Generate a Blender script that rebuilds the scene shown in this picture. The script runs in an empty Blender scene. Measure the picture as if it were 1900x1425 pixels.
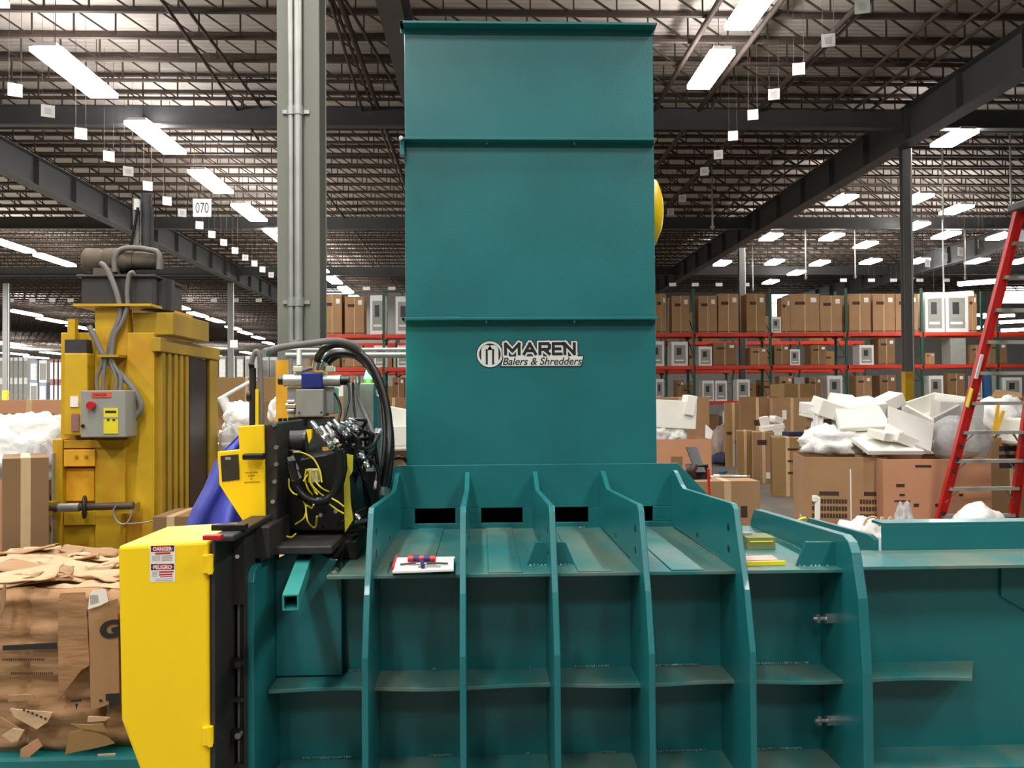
import bpy, math, random
from mathutils import Vector, Matrix, Euler, noise
random.seed(7)
SC = bpy.context.scene
COL = SC.collection
# ------------------------------------------------------------------ camera
F = 1650.0; W = 1900; H = 1425; EYE = 1.65
YAW = math.atan(57/F); PIT = math.atan(27.5/F); ROLL = math.radians(-0.37)
cam_d = bpy.data.cameras.new('camera'); cam = bpy.data.objects.new('camera', cam_d); COL.objects.link(cam)
cam_d.sensor_width = 36; cam_d.sensor_fit = 'HORIZONTAL'; cam_d.lens = 36*F/W; cam_d.clip_end = 400
RM = Matrix.Rotation(-YAW, 3, 'Z') @ Matrix.Rotation(math.pi/2+PIT, 3, 'X') @ Matrix.Rotation(ROLL, 3, 'Z')
CP = Vector((0, 0, EYE))
cam.matrix_world = Matrix.Translation(CP) @ RM.to_4x4()
SC.camera = cam
# ------------------------------------------------------------------ world, exposure
SC.view_settings.view_transform = 'Standard'; SC.view_settings.look = 'None'
SC.view_settings.gamma = 1; SC.view_settings.use_curve_mapping = False
SC.view_settings.exposure = 0.0
wd = bpy.data.worlds.new('world'); SC.world = wd; wd.use_nodes = True
wd.node_tree.nodes['Background'].inputs[0].default_value = (0.93, 0.9, 0.86, 1)
wd.node_tree.nodes['Background'].inputs[1].default_value = 0.11
# warehouse lamps above and behind the viewpoint (same strip fixtures as in view)
def area(name, loc, sx, sy, power, rot=(0, 0, 0), col=(1, 0.97, 0.93)):
    l = bpy.data.lights.new(name, 'AREA'); l.shape = 'RECTANGLE'; l.size = sx; l.size_y = sy; l.energy = power; l.color = col
    o = bpy.data.objects.new(name, l); COL.objects.link(o); o.location = loc; o.rotation_euler = rot
    return o
LZ = 8.55
for x in (-8.3, -2.0, 4.75):
    for y in (-8, -2.5, 3.0, 8.5):
        area('strip_or_fill_light', (x, y, LZ), 0.35, 2.4, 350)

def U(u, v, Y):
    """photo pixel -> world point on the plane y = Y"""
    d = RM @ Vector(((u-W/2)/F, -(v-H/2)/F, -1.0))
    t = Y/d.y
    return CP + d*t
def UZ(u, v, Z):
    d = RM @ Vector(((u-W/2)/F, -(v-H/2)/F, -1.0))
    t = (Z-EYE)/d.z
    return CP + d*t
def UX(u, v, X):
    d = RM @ Vector(((u-W/2)/F, -(v-H/2)/F, -1.0))
    return CP + d*(X/d.x)
# ------------------------------------------------------------------ materials
def lin(c):
    return tuple(((x/255)/12.92 if x/255 <= .04045 else ((x/255+.055)/1.055)**2.4) for x in c)
MATS = {}
def mat(name, c, rough=.6, metal=0., var=.08, scale=6., bump=0., bscale=40., c2=None, c2t=(.55, .7), c2s=2., spec=.5, stretch=None, emit=0, alpha=1., coat=0):
    if name in MATS: return MATS[name]
    m = bpy.data.materials.new(name); m.use_nodes = True; nt = m.node_tree; N = nt.nodes; L = nt.links
    b = N['Principled BSDF']; col = lin(c)
    tc = N.new('ShaderNodeTexCoord'); mp = N.new('ShaderNodeMapping'); L.new(tc.outputs['Object'], mp.inputs[0])
    if stretch: mp.inputs['Scale'].default_value = stretch
    n1 = N.new('ShaderNodeTexNoise'); n1.inputs['Scale'].default_value = scale; n1.inputs['Detail'].default_value = 5
    L.new(mp.outputs[0], n1.inputs['Vector'])
    r = N.new('ShaderNodeValToRGB'); r.color_ramp.elements[0].position = .3; r.color_ramp.elements[1].position = .7
    r.color_ramp.elements[0].color = (*[x*(1-var) for x in col], 1); r.color_ramp.elements[1].color = (*[min(1, x*(1+var)) for x in col], 1)
    L.new(n1.outputs['Fac'], r.inputs[0]); out = r.outputs[0]
    if c2:
        n2 = N.new('ShaderNodeTexNoise'); n2.inputs['Scale'].default_value = c2s; n2.inputs['Detail'].default_value = 6
        L.new(mp.outputs[0], n2.inputs['Vector'])
        r2 = N.new('ShaderNodeValToRGB'); r2.color_ramp.elements[0].position = c2t[0]; r2.color_ramp.elements[1].position = c2t[1]
        L.new(n2.outputs['Fac'], r2.inputs[0])
        mx = N.new('ShaderNodeMix'); mx.data_type = 'RGBA'; L.new(r2.outputs[0], mx.inputs[0]); L.new(out, mx.inputs[6]); mx.inputs[7].default_value = (*lin(c2), 1)
        out = mx.outputs[2]
    L.new(out, b.inputs['Base Color'])
    b.inputs['Roughness'].default_value = rough; b.inputs['Metallic'].default_value = metal
    b.inputs['Specular IOR Level'].default_value = spec
    if coat: b.inputs['Coat Weight'].default_value = coat
    if bump:
        n3 = N.new('ShaderNodeTexNoise'); n3.inputs['Scale'].default_value = bscale; n3.inputs['Detail'].default_value = 3
        L.new(mp.outputs[0], n3.inputs['Vector'])
        bp = N.new('ShaderNodeBump'); bp.inputs['Strength'].default_value = bump; bp.inputs['Distance'].default_value = .02
        L.new(n3.outputs['Fac'], bp.inputs['Height']); L.new(bp.outputs[0], b.inputs['Normal'])
    if emit:
        b.inputs['Emission Color'].default_value = (*col, 1); b.inputs['Emission Strength'].default_value = emit
    if alpha < 1:
        b.inputs['Alpha'].default_value = alpha
    MATS[name] = m; return m
TEAL = mat('teal_paint', (24, 108, 111), .36, var=.1, scale=3, bump=.05, bscale=120, coat=.1)
TEALD = mat('teal_paint_dusty', (38, 112, 112), .45, var=.1, c2=(104, 120, 106), c2t=(.42, .68), c2s=3.5, bump=.08, stretch=(1, .5, 1))
TEALL = mat('teal_paint_light', (50, 146, 140), .4, var=.05)
WELD = mat('weld_bead', (120, 160, 155), .3, metal=.5, bump=.9, bscale=90)
YEL = mat('yellow_paint', (255, 213, 14), .42, var=.03, scale=2)
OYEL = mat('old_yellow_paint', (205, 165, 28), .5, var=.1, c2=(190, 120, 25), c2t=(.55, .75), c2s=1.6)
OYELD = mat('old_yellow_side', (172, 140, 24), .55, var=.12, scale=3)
OYELB = mat('old_yellow_patch', (240, 175, 40), .5, var=.1)
BLK = mat('black_paint', (42, 39, 37), .5, var=.2)
BLK2 = mat('black_rubber', (18, 18, 19), .35, var=.2)
DKG = mat('dark_grey_metal', (62, 60, 62), .5, metal=.2, var=.2)
GREY = mat('grey_enamel', (150, 150, 142), .5, var=.05)
GREYL = mat('galvanised_grey', (178, 180, 176), .38, metal=.5, var=.08)
CHR = mat('zinc_fitting', (205, 205, 205), .25, metal=.9, var=.1)
RED = mat('red_fibreglass', (205, 40, 36), .4, var=.1)
REDB = mat('red_button', (190, 25, 30), .4)
BRNM = mat('dusty_motor', (105, 92, 78), .8, var=.25, c2=(60, 56, 52))
HOSEG = mat('grey_hose', (122, 118, 114), .5, var=.1)
CARD = mat('cardboard', (160, 124, 88), .85, var=.07, scale=2.5, bump=.1)
CARD2 = mat('cardboard_dark', (134, 102, 68), .85, var=.09, scale=2)
CARD3 = mat('cardboard_pink', (190, 138, 104), .85, var=.05, scale=2)
CARD4 = mat('cardboard_olive', (148, 116, 72), .85, var=.08, scale=2)
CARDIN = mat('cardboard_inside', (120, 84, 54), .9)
INK = mat('brown_ink', (62, 42, 32), .8)
INKB = mat('black_ink', (38, 34, 34), .8)
TAPE = mat('clear_tape', (200, 170, 130), .3)
WHT = mat('white_plastic', (228, 228, 224), .5, var=.03)
FOAM = mat('styrofoam', (238, 236, 226), .8, var=.02, bump=.2, bscale=60)
FOAMG = mat('styrofoam_grey', (198, 194, 188), .8, var=.04, bump=.2)
BAG = mat('white_plastic_bag', (232, 232, 228), .35, var=.04, bump=.5, bscale=14)
BAGC = mat('clear_plastic_bag', (205, 205, 205), .2, var=.06, bump=.6, bscale=16, alpha=.55)
PAPER = mat('white_paper', (235, 232, 228), .6)
BLUE = mat('blue_tarp', (66, 74, 170), .6, var=.08, bump=.25, bscale=10)
BTAPE = mat('blue_tape', (24, 44, 128), .5)
NAVY = mat('navy_cloth', (32, 38, 66), .8)
JEAN = mat('blue_crate', (48, 96, 146), .6)
YW = mat('yellow_wire', (205, 190, 40), .5)
CONC = mat('concrete', (104, 100, 92), .45, var=.15, scale=.4, c2=(126, 121, 112), c2s=.8)
COLG = mat('column_grey', (128, 130, 120), .5, var=.04, scale=1)
COLD = mat('column_dark', (100, 99, 96), .55, var=.05)
STEEL = mat('joist_brown_steel', (74, 62, 54), .7, var=.15)
GIRD = mat('girder_grey', (82, 83, 84), .6, var=.1, scale=1)
WALLM = mat('wall_grey', (150, 148, 144), .8, var=.04)
RACKR = mat('rack_orange', (205, 62, 40), .5, var=.12, scale=3)
RACKG = mat('rack_green', (38, 84, 66), .55, var=.1)
LAMP = mat('lamp_glow', (255, 250, 248), .5, emit=62)
LAMPF = mat('lamp_glow_far', (255, 250, 246), .5, emit=42)
WINL = mat('daylight_glass', (250, 252, 255), .3, emit=3)
GRNL = mat('green_lamp_glow', (70, 255, 190), .3, emit=9)
STK = mat('sticker_yellow', (232, 216, 40), .5)
STKR = mat('sticker_red', (196, 48, 48), .5)
STKO = mat('sticker_orange', (225, 88, 56), .5)
PAD = mat('screen_black', (24, 27, 30), .25)
GREENB = mat('olive_tray', (150, 140, 60), .6)
# ceiling deck: ribbed sheet
def deckmat():
    m = mat('roof_deck', (198, 190, 180), .8, var=.08, scale=.6)
    nt = m.node_tree; N = nt.nodes; L = nt.links
    wv = N.new('ShaderNodeTexWave'); wv.inputs['Scale'].default_value = 1.6; wv.bands_direction = 'Y'
    tc = N.new('ShaderNodeTexCoord'); L.new(tc.outputs['Object'], wv.inputs[0])
    bp = N.new('ShaderNodeBump'); bp.inputs['Strength'].default_value = .5; bp.inputs['Distance'].default_value = .05
    L.new(wv.outputs['Fac'], bp.inputs['Height']); L.new(bp.outputs[0], N['Principled BSDF'].inputs['Normal'])
    return m
DECK = deckmat()
# ------------------------------------------------------------------ mesh builder
def V3(*a): return Vector(a)
class MB:
    def __init__(s): s.v = []; s.f = []; s.m = []; s.sm = []; s.mats = []
    def mi(s, m):
        if m not in s.mats: s.mats.append(m)
        return s.mats.index(m)
    def add(s, vs, fs, m, smooth=False):
        o = len(s.v); s.v += [tuple(x) for x in vs]; k = s.mi(m)
        for f in fs: s.f.append([i+o for i in f]); s.m.append(k); s.sm.append(smooth)
        return s
    def box(s, x0, x1, y0, y1, z0, z1, m, M=None):
        vs = [V3(x, y, z) for z in (z0, z1) for y in (y0, y1) for x in (x0, x1)]
        if M is not None: vs = [M @ v for v in vs]
        return s.add(vs, [(0, 2, 3, 1), (4, 5, 7, 6), (0, 1, 5, 4), (2, 6, 7, 3), (0, 4, 6, 2), (1, 3, 7, 5)], m)
    def rbox(s, c, size, m, rot=(0, 0, 0)):
        M = Matrix.Translation(c) @ Euler(rot).to_matrix().to_4x4(); a, b, d = [x/2 for x in size]
        return s.box(-a, a, -b, b, -d, d, m, M)
    def bar(s, p0, p1, w, h, m, up=None):
        p0 = Vector(p0); p1 = Vector(p1); d = (p1-p0); L = d.length; d.normalize()
        up = Vector(up) if up else (V3(0, 0, 1) if abs(d.z) < .95 else V3(0, 1, 0))
        a = d.cross(up).normalized(); b = a.cross(d).normalized()
        vs = []
        for p in (p0, p1):
            for i, j in ((-1, -1), (1, -1), (1, 1), (-1, 1)): vs.append(p+a*(i*w/2)+b*(j*h/2))
        return s.add(vs, [(0, 1, 2, 3), (7, 6, 5, 4), (0, 4, 5, 1), (1, 5, 6, 2), (2, 6, 7, 3), (3, 7, 4, 0)], m)
    def hbar(s, p0, p1, w, t, m):
        """hollow square tube, open ends"""
        p0 = Vector(p0); p1 = Vector(p1); d = (p1-p0).normalized(); a = d.cross(V3(0, 0, 1)).normalized(); b = a.cross(d)
        vs = []
        for p in (p0, p1):
            for q in (w/2, w/2-t):
                for i, j in ((-1, -1), (1, -1), (1, 1), (-1, 1)): vs.append(p+a*(i*q)+b*(j*q))
        fs = []
        for k in range(4):
            n = (k+1) % 4
            fs += [(k, 8+k, 8+n, n), (4+k, 4+n, 12+n, 12+k), (k, n, 4+n, 4+k), (8+k, 12+k, 12+n, 8+n)]
        return s.add(vs, fs, m)
    def cyl(s, p0, p1, r, m, r1=None, n=16, caps=True, smooth=True):
        p0 = Vector(p0); p1 = Vector(p1); d = (p1-p0).normalized(); r1 = r if r1 is None else r1
        a = d.orthogonal().normalized(); b = d.cross(a); vs = []
        for p, q in ((p0, r), (p1, r1)):
            for i in range(n):
                t = 2*math.pi*i/n; vs.append(p+a*(q*math.cos(t))+b*(q*math.sin(t)))
        s.add(vs, [(i, (i+1) % n, n+(i+1) % n, n+i) for i in range(n)], m, smooth)
        if caps:
            s.add(vs[:n], [tuple(range(n-1, -1, -1))], m); s.add(vs[n:], [tuple(range(n))], m)
        return s
    def lathe(s, prof, o, ax, m, n=24):
        """prof: list of (r, h) along axis"""
        o = Vector(o); d = Vector(ax).normalized(); a = d.orthogonal().normalized(); b = d.cross(a); vs = []
        for r, h in prof:
            for i in range(n):
                t = 2*math.pi*i/n; vs.append(o+d*h+a*(r*math.cos(t))+b*(r*math.sin(t)))
        fs = [(j*n+i, j*n+(i+1) % n, (j+1)*n+(i+1) % n, (j+1)*n+i) for j in range(len(prof)-1) for i in range(n)]
        return s.add(vs, fs, m, True)
    def torus(s, c, ax, R, r, m, n=28, k=8):
        c = Vector(c); d = Vector(ax).normalized(); a = d.orthogonal().normalized(); b = d.cross(a); vs = []
        for i in range(n):
            t = 2*math.pi*i/n; e = a*math.cos(t)+b*math.sin(t)
            for j in range(k):
                q = 2*math.pi*j/k; vs.append(c+e*(R+r*math.cos(q))+d*(r*math.sin(q)))
        return s.add(vs, [(i*k+j, i*k+(j+1) % k, ((i+1) % n)*k+(j+1) % k, ((i+1) % n)*k+j) for i in range(n) for j in range(k)], m, True)
    def tube(s, pts, r, m, n=8, sub=6):
        pts = [Vector(p) for p in pts]
        P = [pts[0]*2-pts[1]]+pts+[pts[-1]*2-pts[-2]]; out = []
        for i in range(1, len(P)-2):
            for k in range(sub):
                t = k/sub; a, b, c, d = P[i-1], P[i], P[i+1], P[i+2]
                out.append(.5*((2*b)+(c-a)*t+(2*a-5*b+4*c-d)*t*t+(3*b-a-3*c+d)*t*t*t))
        out.append(pts[-1]); vs = []; pa = None
        for i, p in enumerate(out):
            d = (out[min(i+1, len(out)-1)]-out[max(i-1, 0)]).normalized()
            a = (pa-d*pa.dot(d)).normalized() if pa else d.orthogonal().normalized(); pa = a; b = d.cross(a)
            for k in range(n):
                t = 2*math.pi*k/n; vs.append(p+a*(r*math.cos(t))+b*(r*math.sin(t)))
        L = len(out)
        s.add(vs, [(i*n+k, i*n+(k+1) % n, (i+1)*n+(k+1) % n, (i+1)*n+k) for i in range(L-1) for k in range(n)], m, True)
        s.add(vs[:n], [tuple(range(n))], m); s.add(vs[-n:], [tuple(range(n))], m)
        return s
    def prism(s, poly, off, m):
        """poly: 3D planar polygon, extruded by vector off"""
        n = len(poly); p = [Vector(q) for q in poly]; off = Vector(off)
        vs = p+[q+off for q in p]
        return s.add(vs, [tuple(range(n)), tuple(range(2*n-1, n-1, -1))]+[(i, n+i, n+(i+1) % n, (i+1) % n) for i in range(n)], m)
    def slab(s, q, th, m):
        q = [Vector(p) for p in q]; nn = (q[1]-q[0]).cross(q[2]-q[0]).normalized()
        if nn.z < 0: nn = -nn
        return s.prism(q, nn*-th, m)
    def grid(s, fn, nu, nv, m, smooth=True):
        vs = [fn(i/nu, j/nv) for j in range(nv+1) for i in range(nu+1)]
        return s.add(vs, [(j*(nu+1)+i, j*(nu+1)+i+1, (j+1)*(nu+1)+i+1, (j+1)*(nu+1)+i) for j in range(nv) for i in range(nu)], m, smooth)
    def blob(s, c, size, m, seed=0, amp=.25, fq=2.2, n=22, flat=.0, smooth=True):
        """crumpled closed lump"""
        c = Vector(c); vs = []
        for j in range(n+1):
            th = math.pi*j/n
            for i in range(n*2):
                ph = math.pi*i/n
                d = V3(math.sin(th)*math.cos(ph), math.sin(th)*math.sin(ph), math.cos(th))
                q = 1+amp*noise.noise(d*fq+V3(seed*3.1, seed, 7))+amp*.5*noise.noise(d*fq*3+V3(seed, 5, seed))+amp*.25*abs(noise.noise(d*fq*7+V3(seed, 1, 2)))
                z = d.z*size[2]/2*q
                if z < -size[2]*.3: z = -size[2]*.3+(z+size[2]*.3)*.2
                vs.append(c+V3(d.x*size[0]/2*q, d.y*size[1]/2*q, z))
        k = n*2
        return s.add(vs, [(j*k+i, (j+1)*k+i, (j+1)*k+(i+1) % k, j*k+(i+1) % k) for j in range(n) for i in range(k)], m, smooth)
    def text(s, body, o, ux, uy, w, h, m, off=0., shear=0., lift=0.):
        """flat lettering fitted into w x h; o is lower left corner"""
        key = (body, off, shear)
        if key not in TXT:
            c = bpy.data.curves.new('lettering', 'FONT'); c.body = body; c.size = 1; c.offset = off; c.shear = shear; c.space_character = 1.14 if body == 'MAREN' else 1.0; c.fill_mode = 'BOTH'
            ob = bpy.data.objects.new('lettering', c); COL.objects.link(ob); bpy.context.view_layer.update()
            me = bpy.data.meshes.new_from_object(ob.evaluated_get(bpy.context.evaluated_depsgraph_get()))
            TXT[key] = ([v.co.copy() for v in me.vertices], [tuple(p.vertices) for p in me.polygons])
            bpy.data.objects.remove(ob); bpy.data.curves.remove(c); bpy.data.meshes.remove(me)
        vv, ff = TXT[key]
        if off and (body, 0., shear) in TXT: bb = TXT[(body, 0., shear)][0]
        else: bb = vv
        x0 = min(v.x for v in bb); x1 = max(v.x for v in bb); y0 = min(v.y for v in bb); y1 = max(v.y for v in bb)
        ux = Vector(ux).normalized(); uy = Vector(uy).normalized(); nn = ux.cross(uy); o = Vector(o)+nn*lift
        vs = [o+ux*((v.x-x0)/(x1-x0)*w)+uy*((v.y-y0)/(y1-y0)*h) for v in vv]
        return s.add(vs, ff, m)
    def build(s, name, parent=None, bevel=0., origin=None, seg=2):
        me = bpy.data.meshes.new(name)
        if parent is not None and origin is None: origin = parent['_o']
        o0 = Vector(origin) if origin is not None else V3(0, 0, 0)
        me.from_pydata([tuple(Vector(v)-o0) for v in s.v], [], s.f)
        for m in s.mats: me.materials.append(m)
        me.polygons.foreach_set('material_index', s.m); me.polygons.foreach_set('use_smooth', s.sm)
        me.validate(); me.update()
        o = bpy.data.objects.new(name, me); COL.objects.link(o)
        if parent is not None: o.parent = parent
        else: o.location = o0
        o['_o'] = list(o0)
        if bevel:
            b = o.modifiers.new('bevel', 'BEVEL'); b.width = bevel; b.segments = seg; b.limit_method = 'ANGLE'
        return o
TXT = {}
def tag(o, label=None, cat=None, group=None, kind=None):
    if label: o['label'] = label
    if cat: o['category'] = cat
    if group: o['group'] = group
    if kind: o['kind'] = kind
    return o
def empty(name, loc, label, cat, group=None):
    o = bpy.data.objects.new(name, None); COL.objects.link(o); o.location = loc; o.empty_display_size = .1
    o['_o'] = list(loc)
    return tag(o, label, cat, group)
ORD = ['first', 'second', 'third', 'fourth', 'fifth', 'sixth', 'seventh', 'eighth', 'ninth', 'tenth', 'eleventh', 'twelfth', 'thirteenth', 'fourteenth', 'fifteenth', 'sixteenth', 'seventeenth', 'eighteenth', 'nineteenth', 'twentieth']
XA = V3(1, 0, 0); YA = V3(0, 1, 0); ZA = V3(0, 0, 1)
# ================================================================== SHELL
BW = 64.0    # back wall of the right hall
FW = 150.0   # far wall of the left hall
CZ = 9.8
b = MB(); b.box(-75, 50, -14, FW, -.2, 0, CONC); tag(b.build('floor'), kind='structure')
b = MB(); b.box(-75, 50, -14, FW, CZ, CZ+.15, DECK); tag(b.build('ceiling'), kind='structure')
b = MB(); b.box(-13.5, 50, BW, BW+.3, 0, CZ, WALLM); tag(b.build('wall_back'), kind='structure')
b = MB(); b.box(-75, -13.5, FW, FW+.3, 0, CZ, WALLM); tag(b.build('wall_far_left'), kind='structure')
b = MB(); b.box(-13.8, -13.5, BW+.3, FW, 0, CZ, WALLM); tag(b.build('wall_side'), kind='structure')
def window(n, u0, u1, v0, v1):
    a = U(u0, v1, BW-.05); c = U(u1, v0, BW-.05)
    b = MB(); b.box(a.x, c.x, BW-.06, BW-.02, a.z, c.z, WINL)
    for k in range(1, 4): b.box(a.x, c.x, BW-.09, BW-.06, a.z+(c.z-a.z)*k/4-.02, a.z+(c.z-a.z)*k/4+.02, GREYL)
    b.box(a.x-.1, a.x, BW-.12, BW-.001, a.z-.1, c.z+.1, COLD).box(c.x, c.x+.1, BW-.12, BW-.001, a.z-.1, c.z+.1, COLD)
    b.box(a.x-.1, c.x+.1, BW-.12, BW-.001, c.z, c.z+.1, COLD).box(a.x-.1, c.x+.1, BW-.12, BW-.001, a.z-.1, a.z, COLD)
    tag(b.build('window_%d' % n), kind='structure')
window(1, 1432, 1476, 546, 612); window(2, 1852, 1930, 531, 563); window(3, 598, 652, 536, 546)
# ---- roof joists
def joist_mesh(x0, x1):
    b = MB(); zt = CZ-.02; zb = 9.14
    b.box(x0, x1, -.06, .06, zt-.07, zt, STEEL); b.box(x0, x1, -.05, .05, zb, zb+.06, STEEL)
    p = .85; x = x0
    while x < x1-p:
        b.bar((x, 0, zb+.03), (x, 0, zt-.03), .03, .03, STEEL, (0, 1, 0))
        b.bar((x, 0, zt-.03), (x+p, 0, zb+.03), .035, .035, STEEL, (0, 1, 0))
        x += p
    return b
jl = None; y = 11.0
while y < BW-.5:
    if jl is None:
        jl = joist_mesh(-50, 46).build('roof_joist'); jl.location = (0, y, 0); o = jl
    else:
        o = jl.copy(); COL.objects.link(o); o.location = (0, y, 0)
    tag(o, 'brown open-web steel joist crossing the whole hall under the roof deck', 'roof joist', 'open-web joists under the roof deck')
    y += 1.25
js = None
while y < 122:
    if js is None:
        js = joist_mesh(-60, -14).build('roof_joist'); js.location = (0, y, 0); o = js
    else:
        o = js.copy(); COL.objects.link(o); o.location = (0, y, 0)
    tag(o, 'distant open-web steel joist over the deeper left hall', 'roof joist', 'distant joists over the left hall')
    y += 1.6
def ibeam(name, x, y0, y1, label):
    b = MB(); b.box(x-.02, x+.02, y0, y1, 8.24, 9.1, GIRD).box(x-.2, x+.2, y0, y1, 8.2, 8.24, GIRD).box(x-.2, x+.2, y0, y1, 9.1, 9.135, GIRD)
    yy = y0+1
    while yy < y1: b.box(x-.18, x+.18, yy-.01, yy+.01, 8.24, 9.1, GIRD); yy += 2.5
    tag(b.build(name), label, 'girder')
GL_ = UZ(0, 318, 8.2).x; GR_ = UZ(1900, 140, 8.2).x
ibeam('roof_girder', GL_, 4, 140, 'dark roof girder running into the distance over the left hall')
ibeam('roof_girder', -1.5, 4, BW, 'dark roof girder seen steeply from below beside the chute top')
ibeam('roof_girder', GR_, 4, BW, 'long dark roof girder slanting from upper right to the rack tops')
ibeam('roof_girder', GR_+12.3, 20, BW, 'roof girder far right above the tall racks')
k = 0
for yb, lab in ((22.6, 'nearest'), (36.2, 'middle'), (49.8, 'farthest')):
    b = MB(); b.box(-50, 46, yb-.02, yb+.02, 8.62, 9.08, GIRD).box(-50, 46, yb-.13, yb+.13, 8.58, 8.62, GIRD)
    for x in range(-48, 46, 6): b.box(x-.03, x+.03, yb-.03, yb+.03, 9.0, 9.3, GIRD)
    tag(b.build('cross_beam'), '%s dark solid beam crossing the hall below the joists' % lab, 'beam')
# sprinkler / conduit pipes running away from the viewer
pp = [(1480, 128, 'dark'), (1560, 60, 'x'), (1700, 60, 'x'), (1300, 200, 'x'), (1640, 160, 'x'), (1850, 30, 'x'), (1240, 160, 'x'), (1420, 40, 'x'), (640, 60, 'x'), (680, 140, 'x'), (350, 20, 'x')]
for i, (u, v, _) in enumerate(pp):
    p = UZ(u, v, 9.05); r = .035 if i % 3 else .06
    b = MB(); b.cyl((p.x, 8, 9.05), (p.x, BW-1, 9.05), r, STEEL, n=8)
    for q in range(12, 62, 5): b.box(p.x-.01, p.x+.01, q, q+.02, 9.05, 9.16, STEEL)
    tag(b.build('ceiling_pipe'), 'thin dark %s running lengthwise under the joists, %s from the left' % ('sprinkler pipe' if i % 3 == 0 else 'conduit', ORD[sorted(range(len(pp)), key=lambda q: UZ(pp[q][0], pp[q][1], 9.05).x).index(i)]), 'pipe')
for (u0, v0, u1, v1, n) in ((300, 0, 480, 260, 'left'), (612, 0, 680, 230, 'right'), (640, 0, 740, 170, 'near girder')):
    p = UZ(u0, v0, 9.0); q = UZ(u1, v1, 9.0)
    b = MB(); b.cyl(p, q, .035, STEEL, n=8); b.cyl(q, q+V3(0, 0, .2), .02, STEEL, n=6); b.cyl(p, p+V3(0, 0, .2), .02, STEEL, n=6)
    tag(b.build('brace_rod'), 'slanting dark brace rod under the roof joists, %s one' % n, 'brace')
# ---- ceiling lights
def fixture(p, L, w, m, rz=0):
    b = MB(); b.box(-w/2, w/2, -L/2, L/2, -.09, .0, m)  # lit body widened to take in glare, overhanging housing to light ceiling
    e = bpy.data.objects.new('ceiling_light', None); COL.objects.link(e); e.location = p; e['_o'] = [0, 0, 0]; e.rotation_euler.z = rz
    g = b.build('lamp_tube', e)
    b = MB(); b.box(-w*.36, w*.36, -L/2-.03, L/2+.03, .0, .07, WHT)
    for s in (-1, 1):
        b.cyl((0, s*L*.35, .07), (0, s*L*.35, CZ-p.z), .008, STEEL, n=5)
    b.build('housing', e)
    return e
lrow = [14.2, 18.8, 23.4, 28.1, 32.7, 37.3, 41.9, 46.5, 51.1, 55.7, 60.3]
for i, y in enumerate(lrow):
    tag(fixture(V3(-8.42, y, LZ), 2.7, .62, LAMP if y < 40 else LAMPF), 'long glowing strip light, %s nearest in the row left of the grey column' % ORD[i], 'ceiling light', 'strip lights in the left row')
def frow(lst, where, L, w, m, grp):
    for i, (u, v) in enumerate(lst):
        p = UZ(u, v, LZ)
        tag(fixture(p, L, w, m), 'glowing light %s, %s from left' % (where, ORD[i]), 'ceiling light', grp)
for xx, yy in ((-21.5, 34), (-21.5, 40.5), (-30, 45), (-40, 45), (-28, 36)): area('strip_or_fill_light', (xx, yy, LZ-.05), .5, 3.4, 2600)  # added area lamps to brighten the left hall; most have no fixture
frow([(20, 454), (103, 482)], 'in the near pair beside the dusty motor', 3.4, .5, LAMPF, 'far left strip lights')
frow([(331, 568), (367, 583), (400, 594), (433, 608), (455, 617), (479, 626), (498, 636)], 'in the far row right of the old baler', 3.6, .6, LAMPF, 'distant lights behind the old baler')
frow([(45, 580), (98, 594), (149, 607)], 'in the distant row left of the old baler', 4.4, .7, LAMPF, 'distant lights left of the old baler')
frow([(10, 636), (27, 656), (40, 645), (68, 663), (100, 655)], 'in the farthest cluster above the left shelves', 6, 1.1, LAMPF, 'farthest lights above the left shelves')
frow([(390, 655), (407, 661), (459, 654)], 'low and far beyond the yellow post', 5, .9, LAMPF, 'farthest lights beyond the yellow post')
frow([(1317, 127), (1400, 2)], 'near the chute top', 2.0, .5, LAMP, 'lights right of the chute top')
rl = sorted([(1770, 254), (1562, 369), (1700, 367), (1774, 387), (1430, 438), (1543, 438), (1698, 418), (1755, 435), (1606, 453), (1340, 487), (1437, 485), (1521, 487), (1615, 484), (1704, 483), (1813, 483), (1478, 505), (1430, 522), (1857, 437), (1892, 484)])
frow(rl, 'over the right racks', 1.35, .6, LAMPF, 'lights over the right racks')
for i, (u, v, Y) in enumerate(((1820, 523, 34), (1762, 546, 33.5), (1800, 585, 50), (1853, 586, 50), (1885, 596, 48), (1890, 611, 46), (1822, 607, 50))):
    p = U(u, v, Y)
    tag(fixture(p, 1.6, .3, LAMPF, math.radians(50)), 'low hanging glowing light near the ladder, %s from the top' % ORD[i], 'ceiling light', 'low lights near the ladder')
# ---- hanging tags
TAGM = mat('tag_grey_white', (176, 174, 170), .6)
def hang_tag(u, v, Z, s, label, grp, txt=False, rz=.5):
    p = UZ(u, v, Z); b = MB(); M = Matrix.Translation(p) @ Matrix.Rotation(rz, 4, 'Z')
    b.box(-s/2, s/2, -.006, .006, -s/2, s/2, TAGM, M); b.box(-s*.25, s*.25, -.009, -.006, -s*.25, s*.25, GREY, M)
    for k in (-1, 1): b.cyl(M @ V3(k*s*.4, 0, s/2), M @ V3(k*s*.4, 0, CZ-p.z), .0035, STEEL, n=4)
    tag(b.build('aisle_tag', origin=p), label, 'hanging tag', grp)
LT = [(28, 167), (89, 206), (150, 248), (202, 290), (238, 318), (274, 345), (310, 373), (338, 395), (370, 418), (393, 435), (415, 450), (436, 465), (455, 478), (472, 489), (487, 500), (503, 510)]
for i, (u, v) in enumerate(LT): hang_tag(u, v, 7.3, .24, 'small white square tag in the left hanging row, %s nearest' % ORD[i], 'left row of hanging tags')
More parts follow.
